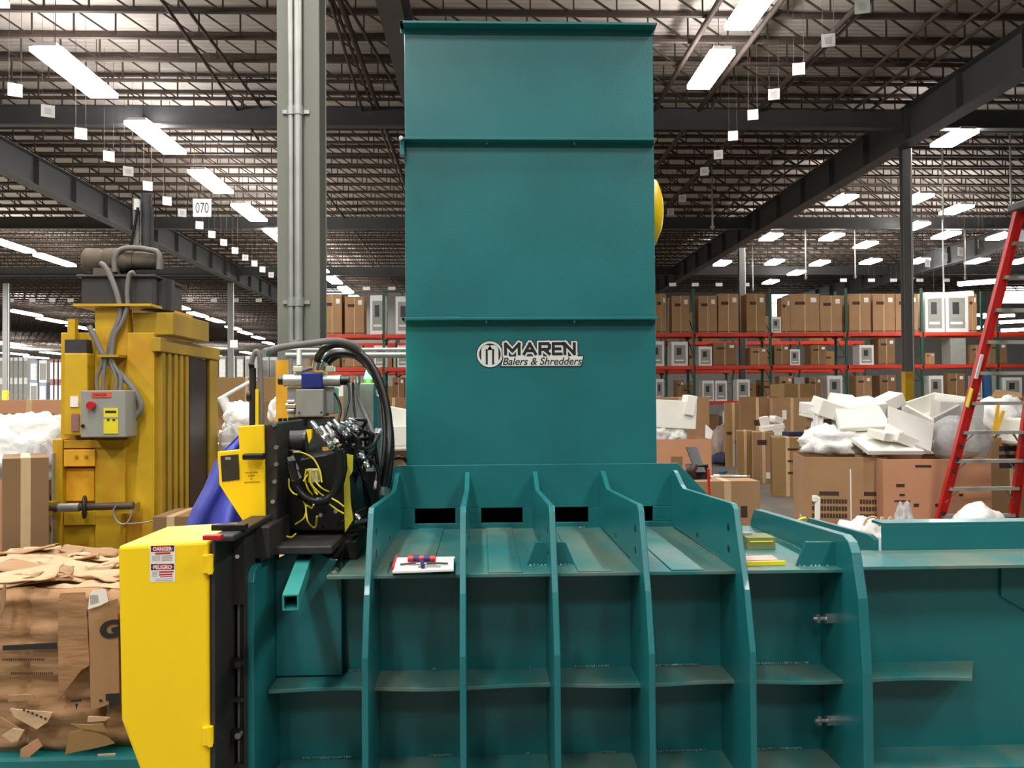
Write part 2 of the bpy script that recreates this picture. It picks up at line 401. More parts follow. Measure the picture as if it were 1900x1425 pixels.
RT = [(1600, 12), (1537, 75), (1482, 128), (1436, 175), (1397, 213), (1360, 252), (1333, 287), (1307, 318), (1266, 368), (1244, 393)]
for i, (u, v) in enumerate(RT): hang_tag(u, v, 7.6, .22, 'small white square tag in the right hanging row, %s nearest' % ORD[i], 'right row of hanging tags', rz=-.3)
for i, (u, v) in enumerate([(1820, 453), (1782, 467), (1753, 477), (1721, 488)]): hang_tag(u, v, 7.2, .34, 'white tag hanging before the right rack lights, %s nearest' % ORD[i], 'tags right of the distant column')
def wide_tag(u, v, Y, w, h, label, grp):
    p = U(u, v, Y); b = MB(); b.box(-w/2, w/2, -.01, .01, -h/2, h/2, WHT)
    for k in (-1, 1): b.cyl((k*w*.4, 0, h/2), (k*w*.4, 0, CZ-p.z), .006, STEEL, n=4)
    o = b.build('aisle_sign'); o.location = p; tag(o, label, 'aisle sign', grp)
WR = [1248, 1290, 1334, 1384, 1565, 1617, 1658, 1707, 1756, 1838]
for i, u in enumerate(WR): wide_tag(u, 528 if u < 1500 else 520, 42, .33, .16, 'white rectangular aisle sign hanging above the rack boxes, %s from the left' % ORD[i], 'aisle signs above the racks')
for i, u in enumerate([20, 60, 97, 131, 352, 397, 437, 480]): wide_tag(u, 557, 55, .36, .22, 'faint white aisle sign far off at the left, %s from the left' % ORD[i], 'aisle signs over the left hall')
for i, u in enumerate([680, 727]): wide_tag(u, 535, 45, .36, .16, 'white aisle sign between grey column and teal chute, %s from the left' % ORD[i], 'aisle signs over the left hall')
# 070 sign
a = U(358, 402, 24); c = U(392, 369, 24); root = empty('number_sign', V3((a.x+c.x)/2, 24, a.z), 'white square hanging sign reading 070 left of the grey column', 'sign')
b = MB(); b.box(a.x, c.x, 24, 24.02, a.z, c.z, WHT)
b.text('070', (a.x+.07, 24, a.z+.1), XA, ZA, c.x-a.x-.14, c.z-a.z-.2, INKB, lift=.004); b.build('sign_board', root)
b = MB()
for x in (a.x+.03, c.x-.03): b.cyl((x, 24.01, c.z), (x, 24.01, CZ), .006, STEEL, n=5)
b.build('hanging_wire', root)
b = MB(); p = U(434, 638, 48); b.box(p.x-.2, p.x+.2, 47.99, 48.01, p.z-.2, p.z+.2, WHT)
for k in (-.15, .15): b.cyl((p.x+k, 48, p.z+.2), (p.x+k, 48, CZ), .008, STEEL, n=5)
tag(b.build('hanging_sign'), 'small blank white sign on the distant left column', 'sign')
for i, (u, v0, v1, Y) in enumerate([(1322, 383, 420, 30), (1750, 350, 400, 26), (1495, 465, 514, 38), (1587, 460, 512, 38), (1694, 485, 515, 38), (1791, 465, 515, 38), (1751, 492, 545, 34), (1876, 352, 388, 26), (1397, 500, 536, 44)]):
    q = U(u, v1, Y); b = MB(); b.cyl((q.x, Y, q.z), (q.x, Y, CZ), .03, GREYL, n=8); b.cyl((q.x, Y, q.z-.12), (q.x, Y, q.z), .02, GREYL, r1=.09, n=10)
    tag(b.build('drop_pipe'), 'thin pale pipe hanging from the roof at the right, ending in a small cup, %s by depth list' % ORD[i] if False else 'thin pale drop pipe with a small cup end, %s from the left' % ORD[sorted([1322, 1750, 1495, 1587, 1694, 1791, 1751, 1876, 1397]).index(u)], 'drop pipe', 'pipes hanging above the racks')
# ---- columns
def column(x, y, w, label, yel=2.3):
    root = empty('steel_column', (x, y, 0), label, 'column')
    b = MB(); b.box(x-w/2, x+w/2, y-w/2, y-w/2+.02, 0, 8.2, COLD).box(x-w/2, x+w/2, y+w/2-.02, y+w/2, 0, 8.2, COLD).box(x-.012, x+.012, y-w/2+.02, y+w/2-.02, 0, 8.2, COLD)
    b.box(x-w*.7, x+w*.7, y-w*.7, y+w*.7, 0, .03, COLD); b.build('shaft', root)
    b = MB(); b.cyl((x+w/2+.035, y-w*.3, 0), (x+w/2+.035, y-w*.3, 8.2), .035, GREYL, n=8); b.build('conduit', root)
    b = MB(); b.box(x-w/2-.01, x+w/2+.01, y-w/2-.01, y+w/2+.01, .03, yel, OYEL); b.build('yellow_guard', root)
column(U(1681, 500, 23.1).x, 23.1, .2, 'grey steel column standing nearest among the right racks')
column(U(1375, 500, 38.6).x, 38.6, .22, 'thin grey steel column behind the front rack, right of the chute')
column(U(428, 600, 50).x, 50, .28, 'distant grey steel column left of the big grey column')
column(-26.2, 50, .28, 'distant pale column at the left picture edge')
# big near column
x0 = U(514, 300, 7.1).x; x1 = U(592, 300, 7.1).x; root = empty('steel_column', ((x0+x1)/2, 7.27, 0), 'large grey steel column with conduits standing left of the teal chute', 'column')
b = MB(); b.box(x0, x1, 7.1, 7.13, 0, 8.2, COLG); b.box(x0, x1, 7.41, 7.44, 0, 8.2, COLG).box((x0+x1)/2-.012, (x0+x1)/2+.012, 7.13, 7.41, 0, 8.2, COLG).box(x0-.1, x1+.1, 7.0, 7.54, 0, .03, COLG)
b.build('shaft', root, bevel=.004)
zy = U(550, 668, 7.08).z
b = MB(); b.box(x0-.01, x1+.01, 7.085, 7.1, .03, zy, OYELB).box(x0-.01, x0, 7.1, 7.44, .03, zy, OYELB).box(x1, x1+.01, 7.1, 7.44, .03, zy, OYELB); b.build('yellow_guard', root)
for u, r, vb in ((541, .022, 860), (554, .032, 672)):
    p = U(u, vb, 7.05); b = MB(); b.cyl((p.x, 7.05, p.z), (p.x, 7.05, 8.2), r, GREYL, n=12)
    for v in (205, 560):
        q = U(u, v, 7.05); b.cyl((p.x, 7.05, q.z-.035), (p.x, 7.05, q.z+.035), r+.008, GREYL, n=12); b.box(p.x-r-.05, p.x+r+.05, 7.08, 7.1, q.z-.015, q.z+.015, GREYL)
    b.build('conduit', root)
# horizontal conduit run from column to chute
root = empty('conduit_run', U(650, 655, 7.0), 'pair of horizontal grey conduits running from the grey column behind the chute', 'conduit')
for v, r in ((649, .013), (659, .024)):
    a = U(594, v, 6.6); b = MB(); b.cyl((a.x-.25, 6.6, a.z), (.9, 6.6, a.z), r, GREYL, n=10); b.build('pipe', root)
a = U(594, 655, 6.6); b = MB(); b.box(a.x-.2, a.x-.16, 6.6, 7.1, a.z-.1, a.z+.1, GREYL); b.build('bracket', root); b = MB(); b.box(.75, .8, 6.6, 6.64, 0, a.z+.1, GREYL); b.build('bracket', root)
# ================================================================== RACKS
ZS = [1.5, 2.95, 4.28]
def rack(Y, xs, label, zt, front=True):
    root = empty('pallet_rack', (xs[0], Y, 0), label, 'pallet rack')
    for x in xs:
        b = MB()
        for yy in (Y, Y+1.1):
            b.box(x-.045, x+.045, yy-.04, yy+.04, 0, zt, RACKG); b.box(x-.08, x+.08, yy-.08, yy+.08, 0, .02, RACKG)
        z = .3
        while z < zt-1: b.bar((x, Y+.04, z), (x, Y+1.06, z+.8), .03, .03, RACKG, (1, 0, 0)); b.bar((x, Y+.04, z), (x, Y+1.06, z), .03, .03, RACKG, (1, 0, 0)); z += 1.0
        b.build('upright_frame', root)
    for z in ZS:
        for i in range(len(xs)-1):
            for yy in (Y-.06, Y+1.16):
                b = MB(); b.box(xs[i]+.05, xs[i+1]-.05, yy-.03, yy+.03, z-.14, z, RACKR)
                for xe in (xs[i]+.05, xs[i+1]-.11): b.box(xe, xe+.06, yy-.045, yy+.045, z-.2, z+.02, RACKR)
                b.build('beam', root)
            b = MB()
            for k in range(12): x = xs[i]+.1+k*(xs[i+1]-xs[i]-.2)/11; b.box(x-.02, x+.02, Y-.03, Y+1.13, z-.02, z-.004, GREYL)
            b.build('shelf_deck', root)
RX0 = U(1288, 680, 36).x; RXD = (U(1711, 680, 36).x-RX0)/3
RX = [RX0+(i-5)*RXD for i in range(11)]
rack(36.0, RX, 'front pallet rack with orange-red beams and green uprights loaded with appliance cartons', 6.1)
rack(41.5, RX[:-2], 'rear pallet rack with orange-red beams behind the front rack', 6.1)
cnt = {}
def appliance(b, a, c, Y, d, kind):
    """kind b/d/o cartons; w wrapped white appliance with printed front"""
    m = {'b': CARD, 'd': CARD2, 'o': CARD4, 'w': WHT, 'g': GREY, 'j': JEAN}[kind]
    b.box(a.x, c.x, Y, Y+d, a.z, c.z, m); w = c.x-a.x; h = c.z-a.z
    if kind in 'bdo':
        b.box(a.x+w*.48, a.x+w*.52, Y-.003, Y+d, a.z+h*.02, c.z+.003, TAPE)
        b.box(a.x+w*.15, a.x+w*.5, Y-.004, Y, a.z+h*.72, a.z+h*.80, INK)
        b.box(c.x-w*.3, c.x-w*.1, Y-.005, Y, a.z+h*.78, a.z+h*.9, PAPER)
        b.box(a.x+w*.02, c.x-w*.02, Y-.002, Y, a.z+h*.03, a.z+h*.05, INK)
    elif kind == 'w':
        b.box(a.x+w*.14, c.x-w*.14, Y-.004, Y, a.z+h*.1, a.z+h*.86, GREY)
        b.box(a.x+w*.3, a.x+w*.6, Y-.008, Y-.004, a.z+h*.45, a.z+h*.75, DKG)
        b.box(a.x+w*.2, a.x+w*.75, Y-.008, Y-.004, a.z+h*.2, a.z+h*.26, WHT)
def rackload(lvl, items, where, Y=36.0):
    z0 = ZS[lvl]+.0; n = {'c': 0, 'w': 0}
    for u0, u1, v0, kind in items:
        a = U(u0, 600, Y+.03); c = U(u1, v0, Y+.03); a.z = z0; h = c.z
        ty = 'w' if kind in 'wgj' else 'c'
        b = MB(); appliance(b, a, c, Y+.03, min(1.0, max(.55, (c.x-a.x)*1.1)), kind)
        nm = {'w': 'white boxed appliance', 'g': 'grey wrapped appliance', 'j': 'blue crate'}.get(kind, 'brown appliance carton')
        o = b.build('boxed_appliance' if ty == 'w' else 'carton', bevel=.012, origin=V3((a.x+c.x)/2, Y+.4, z0))
        tag(o, '%s %s, %s from left' % (nm, where, ORD[n[ty]]), 'boxed appliance' if ty == 'w' else 'carton', 'goods on the racks')
        n[ty] += 1
rackload(2, [(1217, 1236, 545, 'b'), (1247, 1279, 549, 'b'), (1296, 1330, 549, 'b'), (1333, 1370, 545, 'b'), (1386, 1420, 545, 'o'), (1431, 1449, 588, 'w'), (1450, 1466, 552, 'b'), (1467, 1520, 545, 'b'), (1522, 1562, 548, 'b'), (1576, 1615, 545, 'b'), (1620, 1660, 545, 'b'), (1662, 1703, 545, 'b'), (1717, 1752, 542, 'w'), (1755, 1796, 542, 'w'), (1797, 1812, 545, 'b')], 'on the top rack level right of the chute')
rackload(2, [(598, 634, 547, 'b'), (640, 675, 550, 'b'), (687, 715, 548, 'w'), (734, 765, 550, 'w')], 'on the top rack level left of the chute')
rackload(1, [(1205, 1232, 633, 'w'), (1246, 1276, 634, 'w'), (1296, 1321, 643, 'w'), (1323, 1366, 636, 'd'), (1392, 1423, 645, 'b'), (1436, 1464, 640, 'd'), (1465, 1484, 648, 'w'), (1504, 1533, 640, 'd'), (1594, 1621, 640, 'w'), (1629, 1660, 627, 'd'), (1716, 1734, 655, 'b'), (1763, 1792, 627, 'g'), (1800, 1822, 640, 'd'), (1835, 1868, 636, 'd')], 'on the middle rack level right of the chute')
rackload(1, [(603, 630, 640, 'd'), (640, 672, 640, 'b'), (694, 718, 641, 'w'), (737, 758, 641, 'w')], 'on the middle rack level left of the chute')
rackload(0, [(1216, 1231, 703, 'w'), (1254, 1268, 705, 'd'), (1302, 1325, 706, 'w'), (1326, 1349, 706, 'w'), (1366, 1391, 704, 'w'), (1445, 1470, 698, 'b'), (1472, 1493, 700, 'g'), (1500, 1524, 700, 'd'), (1534, 1563, 697, 'w'), (1587, 1617, 697, 'b'), (1631, 1662, 696, 'd'), (1722, 1750, 697, 'w'), (1757, 1790, 693, 'd'), (1808, 1822, 697, 'w'), (1826, 1838, 691, 'j'), (1840, 1849, 697, 'g'), (1860, 1896, 700, 'w')], 'on the lowest rack level right of the chute')
rackload(0, [(600, 625, 700, 'w'), (640, 664, 700, 'b'), (690, 712, 700, 'd'), (728, 750, 700, 'd')], 'on the lowest rack level left of the chute')
# rear rack cartons
for lvl in (0, 1, 2):
    x = -6.5
    while x < 17:
        w = random.uniform(.6, .85)
        if random.random() < .72 and all(abs(x+w/2-r) > w/2+.1 for r in RX):
            b = MB(); h = random.uniform(.75, 1.05) if lvl < 2 else random.uniform(1.1, 1.4)
            b.box(x, x+w, 41.5, 42.3, ZS[lvl], ZS[lvl]+h, random.choice([CARD2, CARD4, CARD2]))
            b.box(x+.1, x+.4, 41.495, 41.5, ZS[lvl]+h*.6, ZS[lvl]+h*.7, INK)
            tag(b.build('carton', bevel=.01, origin=V3(x+w/2, 41.9, ZS[lvl])), 'brown carton half hidden on the rear rack', 'carton', 'cartons on the rear rack')
        x += w+random.uniform(.1, .4)
# floor level goods under the racks
x = -6.4
i = 0
while x < 20.5:
    w = random.uniform(.7, .9)
    if all(abs(x+w/2-r) > w/2+.1 for r in RX):
        b = MB(); h = random.uniform(.9, 1.25); b.box(x, x+w, 36.1, 36.9, 0, h, CARD2 if i % 3 else WHT); b.box(x+.1, x+.4, 36.094, 36.1, h*.6, h*.7, INK)
        tag(b.build('carton', bevel=.01, origin=V3(x+w/2, 36.5, 0)), 'carton on the floor inside the front rack', 'carton', 'floor level rack cartons'); i += 1
    x += w+.15
# ================================================================== far left hall: shelves of white goods
def stackrow(name, u0, u1, v0, v1, Y, nx, ms, label, nz=2):
    a = U(u0, v1, Y); c = U(u1, v0, Y); w = (c.x-a.x)/nx; zt = c.z
    z0 = 0 if a.z < 1.2 else 0
    h = zt/max(1, round(zt/1.7)); n = max(1, round(zt/1.7))
    for i in range(nx):
        for k in range(n):
            b = MB(); m = ms[(i+k) % len(ms)]
            b.box(a.x+i*w+.05, a.x+(i+1)*w-.05, Y, Y+1.2, k*h, (k+1)*h-.01, m)
            b.box(a.x+i*w+w*.18, a.x+(i+1)*w-w*.18, Y-.02, Y, k*h+h*.12, (k+1)*h-h*.15, GREY if m == WHT else PAPER)
            pos = 'bottom' if k == 0 else ('top' if k == n-1 else 'middle')
            tag(b.build('boxed_appliance', origin=V3(a.x+(i+.5)*w, Y+.6, k*h)), '%s, %s column, %s' % (label, ORD[i], pos), 'boxed appliance', label)
PINK = mat('pinkish_wrap', (150, 110, 108), .7)
LBL = mat('pale_blue_box', (150, 165, 180), .7)
stackrow('s', -12, 52, 663, 745, 60, 7, [WHT], 'white wrapped appliance far left behind the cardboard')
stackrow('s', 54, 88, 668, 745, 58, 2, [LBL, WHT], 'pale blue and white boxed appliance left of the old baler')
stackrow('s', 92, 116, 666, 745, 57, 3, [PINK], 'pinkish wrapped appliance left of the old baler')
stackrow('s', 388, 470, 660, 760, 56, 5, [WHT, GREY], 'pale boxed appliance beyond the old baler')
stackrow('s', 470, 514, 662, 760, 60, 3, [WHT], 'white boxed appliance just left of the grey column')
# ================================================================== CARTONS (near field)
def carton(u0, u1, v0, Y, d, m, label, grp=None, z0=0., prints=(), open_top=False, rz=0., name='carton', seam=True):
    """front face at plane Y, top at pixel row v0. prints: (fx0,fx1,fz0,fz1,material)"""
    a = U(u0, v0, Y); c = U(u1, v0, Y); zt = (a.z+c.z)/2; w = c.x-a.x; cx = (a.x+c.x)/2; h = zt-z0
    root = empty(name, (cx, Y+d/2, z0), label, 'carton', grp); root.rotation_euler.z = rz
    root['_o'] = [0, 0, 0]
    b = MB()
    if open_top:
        t = .012
        b.box(-w/2, w/2, -d/2, -d/2+t, 0, h, m).box(-w/2, w/2, d/2-t, d/2, 0, h, m).box(-w/2, -w/2+t, -d/2+t, d/2-t, 0, h, m).box(w/2-t, w/2, -d/2+t, d/2-t, 0, h, m)
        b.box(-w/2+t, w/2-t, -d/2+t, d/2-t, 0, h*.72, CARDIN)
    else: b.box(-w/2, w/2, -d/2, d/2, 0, h, m)
    for fx0, fx1, fz0, fz1, pm in prints: b.box(-w/2+w*fx0, -w/2+w*fx1, -d/2-.003, -d/2, h*fz0, h*fz1, pm)
    if seam and not open_top: b.box(-.03, .03, -d/2-.002, d/2+.002, h*.0, h+.003, TAPE)
    b.build('body', root, bevel=.006)
    return root, w, h, d
def txt_prints(cx, z0, rows, w=.32, m=INK):
    out = []
    for r in range(rows):
        x = cx-w/2
        while x < cx+w/2-.02:
            out.append((x, x+.028, z0-r*.09, z0-r*.09+.055, m)); x += .036
    return out
# right field, near to far
pA = [(.18, .42, .52, .57, INK)]+txt_prints(.3, .42, 3, .42)+[(.72, .98, .52, .57, INK)]+txt_prints(.82, .42, 3, .3)+[(.2, .27, .12, .18, STK), (.555, .57, .1, .85, PAPER)]
carton(1510, 1655, 848, 10.3, .9, CARD, 'large open brown carton with dark printed blocks heaped with foam', rz=-.2, prints=pA, open_top=True)
pB = [(.28, .33, .42, .46, INK), (.48, .53, .42, .46, INK), (.82, .87, .42, .46, INK), (.7, .74, .55, .58, INK), (.15, .2, .55, .58, INK), (.3, .45, .9, .93, INK), (.12, .2, .66, .7, INK), (.1, .25, .48, .5, INK), (.12, .25, .3, .33, INK)]
carton(1650, 1842, 852, 9.95, 1.0, CARD3, 'wide pinkish brown open carton with small arrows behind the ladder', rz=-.1, prints=pB, open_top=True)
carton(1838, 1915, 812, 11.4, .9, CARD2, 'tall brown carton with black bars behind the ladder rungs', prints=[(.2, .75, .84, .9, INKB), (.2, .75, .74, .8, INKB), (.2, .75, .64, .7, INKB)])
carton(1500, 1526, 840, 11.6, .5, CARD4, 'olive brown carton edge left of the foam-filled carton')
# central stack
carton(1448, 1503, 812, 14.6, .9, CARD4, 'olive carton with row marks at the aisle right side', rz=-.28, prints=[(.5, .85, .78, .82, INK), (.5, .85, .58, .62, INK), (.5, .85, .38, .42, INK)])
carton(1408, 1446, 802, 16.8, .8, CARD, 'narrow tan carton standing in the aisle with small white label', rz=-.26, prints=[(.2, .65, .75, .85, INK), (.6, .85, .1, .22, PAPER)])
carton(1378, 1407, 800, 17.5, .8, CARD4, 'olive carton left of the narrow tan carton', rz=-.26)
carton(1446, 1515, 738, 18.5, 1.0, CARD, 'tan carton with white labels above the dark blue strip', rz=-.25, prints=[(.25, .36, .72, .84, PAPER), (0, .28, .5, .6, PAPER)])
carton(1385, 1446, 738, 19.6, 1.0, CARD2, 'dark tan carton behind the foam scraps', rz=-.25, prints=[(.4, .7, .62, .7, INK)])
carton(1355, 1386, 748, 21, 1.0, CARD4, 'olive carton beside the grey bag', rz=-.25, prints=[(.1, .4, .5, .55, INK)])
carton(1455, 1510, 712, 24, 1.2, CARD4, 'olive carton stacked tall in the middle distance behind the aisle')
carton(1398, 1452, 736, 24.5, 1.2, CARD2, 'dark carton in the middle distance left of the tall one')
# near chute
carton(1208, 1316, 737, 15.5, 1.1, CARD, 'large brown carton sheet behind the white foam block right of the chute')
carton(1212, 1320, 815, 13.2, 1.0, CARD3, 'open pinkish carton right of the chute holding white foam', prints=[(.3, .5, .6, .75, CARD2)], open_top=True)
cr = carton(1290, 1410, 893, 7.4, .55, CARD, 'low brown carton used as a table, laptop stand on top', prints=[(.05, .12, .72, .8, INK), (.2, .25, .72, .82, INK), (.35, .42, .7, .8, INK), (.5, .62, .66, .74, INK), (.7, .8, .68, .78, INK), (.68, .73, .3, .5, CARD2)])
# left field
carton(-34, 44, 851, 6.1, .6, CARD2, 'brown carton at the left picture edge with faint print', rz=.47, prints=[(.6, .8, .35, .4, INK)])
carton(40, 106, 845, 7.2, .6, CARD4, 'olive printed carton between left carton and old baler', rz=.4, prints=txt_prints(.55, .62, 1, .7)+txt_prints(.5, .33, 2, .8)+[(.1+.25*i, .14+.25*i, .7, .74, INK) for i in range(4)]+[(.1+.25*i, .14+.25*i, .5, .54, INK) for i in range(4)])
carton(-20, 128, 742, 9.5, .9, CARD3, 'wide pinkish cardboard sheet box behind the white plastic heap', prints=[(.05, .82, .9, .915, CARD2), (.7, .75, .8, .84, INK)])
carton(283, 350, 958, 6.6, .5, CARD2, 'low brown carton between old baler and blue tarp')
# centre-left behind the machinery
carton(420, 476, 812, 9.1, .6, CARD3, 'small pinkish carton heaped with plastic bags behind the yellow plate', rz=.2)
carton(500, 530, 790, 9.2, .4, CARD, 'narrow carton directly behind the black motor, under a white bag')
carton(395, 470, 745, 13, 1.0, CARD, 'brown carton behind the yellow guard plate, left one', prints=[(.7, .9, .8, .82, INK)])
carton(395, 520, 700, 16, 1.0, CARD4, 'open olive carton with upright flap left of the grey column')
carton(600, 700, 735, 15, 1.0, CARD, 'brown carton behind the grey valve block')
carton(480, 540, 790, 11.5, .7, CARD3, 'small pinkish carton behind the black motor')
carton(700, 760, 738, 17, 1.0, CARD2, 'dark brown carton left of the chute behind the hoses')
carton(640, 765, 838, 10.8, .9, CARD, 'brown carton under the foam trays left of the chute')
# ================================================================== FOAM AND BAGS
def foam(name, fn, label, cat='foam', bevel=.01, grp=None):
    b = MB(); fn(b); c = sum((Vector(v) for v in b.v), V3(0, 0, 0))/len(b.v); zz = min(v[2] for v in b.v)
    return tag(b.build(name, bevel=bevel, origin=V3(c.x, c.y, zz)), label, cat, grp)
def q4(b, pts, th, m): b.slab([U(*p) for p in pts], th, m)
def tray(b, u0, u1, v0, v1, Y, d, m, t=.04, rot=(0, 0, 0)):
    a = U(u0, v1, Y); c = U(u1, v0, Y); w = c.x-a.x; h = c.z-a.z; M = Matrix.Translation(((a.x+c.x)/2, Y+d/2, a.z)) @ Euler(rot).to_matrix().to_4x4()
    b.box(-w/2, w/2, -d/2, d/2, 0, t, m, M); b.box(-w/2, w/2, -d/2, -d/2+t, t, h, m, M); b.box(-w/2, w/2, d/2-t, d/2, t, h, m, M)
    b.box(-w/2, -w/2+t, -d/2+t, d/2-t, t, h, m, M); b.box(w/2-t, w/2, -d/2+t, d/2-t, t, h, m, M); b.box(-w*.1, w*.1, -d/2+t, d/2-t, t, h*.6, m, M)
# heap on carton A
foam('foam_slab', lambda b: (q4(b, [(1543, 783, 10.9), (1612, 836, 10.15), (1716, 836, 10.15), (1655, 786, 10.9)], .06, FOAM)), 'large white foam slab tilted over the printed carton edge', 'foam slab')
foam('foam_block', lambda b: (tray(b, 1506, 1560, 748, 775, 10.9, .4, FOAM, rot=(.1, 0, .2)), b.rbox(U(1540, 760, 10.9), (.4, .3, .2), FOAM, (.2, .3, .1))), 'white foam block at the upper left end of the heap', 'foam block')
foam('foam_block', lambda b: (b.rbox(U(1585, 765, 11.0), (.65, .4, .26), FOAM, (.25, -.12, .15)), b.rbox(U(1635, 752, 11.1), (.5, .3, .16), FOAM, (.1, -.4, .1)), b.rbox(U(1570, 748, 11.1), (.35, .3, .12), FOAM, (.5, .1, .3))), 'biggest jagged white foam block crowning the heap', 'foam block')
foam('foam_block', lambda b: (q4(b, [(1548, 750, 10.8), (1632, 752, 10.8), (1655, 790, 10.6), (1560, 795, 10.5)], .08, FOAM),), 'slanting white foam panel in the middle of the heap', 'foam panel')
foam('foam_scrap', lambda b: (b.rbox(U(1640, 808, 10.35), (.3, .25, .1), FOAM, (.2, .1, .5)), b.rbox(U(1675, 815, 10.3), (.28, .2, .12), FOAM, (.1, .35, .2)), b.rbox(U(1660, 800, 10.5), (.25, .2, .1), FOAM, (.5, 0, 1))), 'broken white foam scrap lying on the tilted slab', 'foam scrap')
foam('plastic_bag', lambda b: b.blob(U(1545, 822, 10.7), (.75, .5, .4), BAG, 2, .35), 'crumpled white plastic bag under the tilted foam slab', 'plastic bag', bevel=0)
foam('plastic_bag', lambda b: b.blob(U(1518, 800, 10.9), (.14, .2, .5), BAG, 9, .45), 'pointed white plastic wisp at the left end of the heap', 'plastic bag', bevel=0)
foam('carton', lambda b: (b.rbox(U(1530, 784, 11.1), (.35, .3, .22), CARD2, (0, .25, .1)),), 'small crushed brown carton inside the foam heap', 'carton')
# heap on carton B
foam('foam_sheet', lambda b: (q4(b, [(1648, 752, 10.8), (1735, 785, 10.6), (1728, 838, 10.1), (1650, 800, 10.4)], .05, FOAMG),), 'grey-white smooth foam panel leaning between the two heaps', 'foam panel')
def openbox(b):
    a = [U(1672, 748, 11.4), U(1733, 728, 11.9), U(1806, 738, 11.4), U(1728, 778, 10.6)]
    b.slab([p-V3(0, 0, .22) for p in a], .03, FOAM)
    for i in range(4):
        p, q = a[i], a[(i+1) % 4]; n = (q-p).cross(ZA).normalized()*.04
        b.prism([p, q, q-V3(0, 0, .25), p-V3(0, 0, .25)], n, FOAM if i != 2 else FOAMG)
foam('foam_tray', openbox, 'open cream-white foam tray with raised rim on the right heap', 'foam tray')
foam('foam_block', lambda b: (b.rbox(U(1775, 765, 11.3), (.55, .3, .3), FOAMG, (.1, .05, -.1)),), 'pale foam block behind the ladder rail', 'foam block')
foam('plastic_bag', lambda b: (b.blob(U(1782, 818, 10.5), (.72, .5, .62), BAGC, 4, .15, n=20), b.rbox(U(1765, 815, 10.6), (.3, .15, .4), FOAMG, (.1, .1, .2)), b.rbox(U(1805, 812, 10.7), (.2, .2, .35), FOAM, (0, .1, .4))), 'clear plastic bag filled with grey foam on the pinkish carton', 'plastic bag', bevel=0)
foam('plastic_sack', lambda b: (b.blob(U(1855, 778, 11.7), (.72, .6, .62), BAG, 6, .22),), 'bulging white sack behind the ladder with yellow straps', 'sack', bevel=0)
for i, (u0, v0, u1, v1) in enumerate(((1853, 748, 1843, 808), (1862, 762, 1846, 806))):
    foam('yellow_strap', lambda b: b.bar(U(u0, v0, 11.4), U(u1, v1, 11.4), .04, .01, mat('strap_yellow', (235, 180, 20), .5), (0, 1, 0)), '%s yellow strap hanging on the white sack' % ('thin upper' if i == 0 else 'wide lower'), 'strap', bevel=0)
foam('cardboard_flap', lambda b: q4(b, [(1838, 736, 11.7), (1848, 722, 12.0), (1893, 728, 12.0), (1899, 737, 11.7)], .03, CARD), 'tan cardboard flap on top of the white sack', 'cardboard flap')
foam('foam_block', lambda b: (b.rbox(U(1878, 800, 11.3), (.12, .5, .35), FOAM, (0, .2, 0)),), 'white curved foam end hanging over the tall carton', 'foam block', bevel=.04)
# foam right of the chute
foam('foam_block', lambda b: (b.rbox(U(1240, 768, 13.5), (.75, .5, .42), FOAM, (0, .06, 0)), b.rbox(U(1277, 752, 13.4), (.14, .4, .3), FOAM, (0, .2, 0)), b.rbox(U(1235, 790, 13.5), (.5, .4, .2), FOAM, (0, 0, 0))), 'bright white foam block right beside the chute', 'foam block')
foam('plastic_bag', lambda b: b.blob(U(1225, 805, 13.4), (.35, .3, .42), BAG, 12, .3), 'crumpled bag under the bright foam block, left one', 'plastic bag', bevel=0)
foam('plastic_bag', lambda b: b.blob(U(1254, 808, 13.4), (.35, .3, .28), BAG, 13, .3), 'crumpled bag under the bright foam block, right one', 'plastic bag', bevel=0)
foam('foam_slab', lambda b: q4(b, [(1310, 787, 15), (1324, 800, 14.9), (1318, 822, 14.6), (1309, 822, 14.6)], .04, FOAMG), 'thin white sheet standing right of the pinkish carton', 'foam sheet')
foam('foam_scrap', lambda b: (b.rbox(U(1419, 785, 17.2), (.14, .2, .26), FOAM, (0, -.2, 0)), b.rbox(U(1432, 793, 17.2), (.42, .3, .1), FOAM, (0, -.15, 0)), b.rbox(U(1440, 779, 17.2), (.2, .2, .12), FOAM, (0, .3, .3))), 'white foam scraps on the narrow tan carton', 'foam scrap')
foam('blue_strip', lambda b: b.rbox(U(1478, 797, 15.2)-V3(0, 0, .07), (.4, .3, .07), NAVY, (0, .0, .1)), 'dark blue folded cloth lying on the olive carton', 'cloth')
# far floor items
foam('grey_bag', lambda b: b.blob(V3(*U(1343, 833, 22.5))+V3(0, 0, .05), (.62, .7, 1.15), mat('grey_plastic', (140, 126, 112), .6, bump=.4, bscale=9), 21, .2), 'tall slumped grey bag standing in the aisle', 'bag', bevel=0)
foam('carton', lambda b: (b.rbox(U(1354, 832, 21.9), (.24, .3, .7), CARD2),), 'narrow brown carton leaning on the slumped grey bag', 'carton')
foam('paper_sheet', lambda b: (b.rbox(U(1350, 776, 23.3), (.2, .02, .3), PAPER), b.bar(U(1350, 780, 23.33), V3(U(1350, 780, 23.33).x, 23.33, 0), .04, .03, DKG),), 'pale paper notice above the slumped grey bag', 'notice')
foam('dark_bag', lambda b: (b.blob(U(1342, 853, 21.4), (.62, .5, .34), NAVY, 22, .2),), 'dark navy bundle lying on the aisle floor', 'bundle', bevel=0)
foam('blue_crate', lambda b: (b.rbox(U(1371, 835, 21.1)-V3(0, 0, .12), (.24, .4, .52), JEAN), b.rbox(U(1371, 818, 21.1), (.27, .43, .05), JEAN)), 'upright blue crate on the aisle floor beside the navy bundle', 'crate')
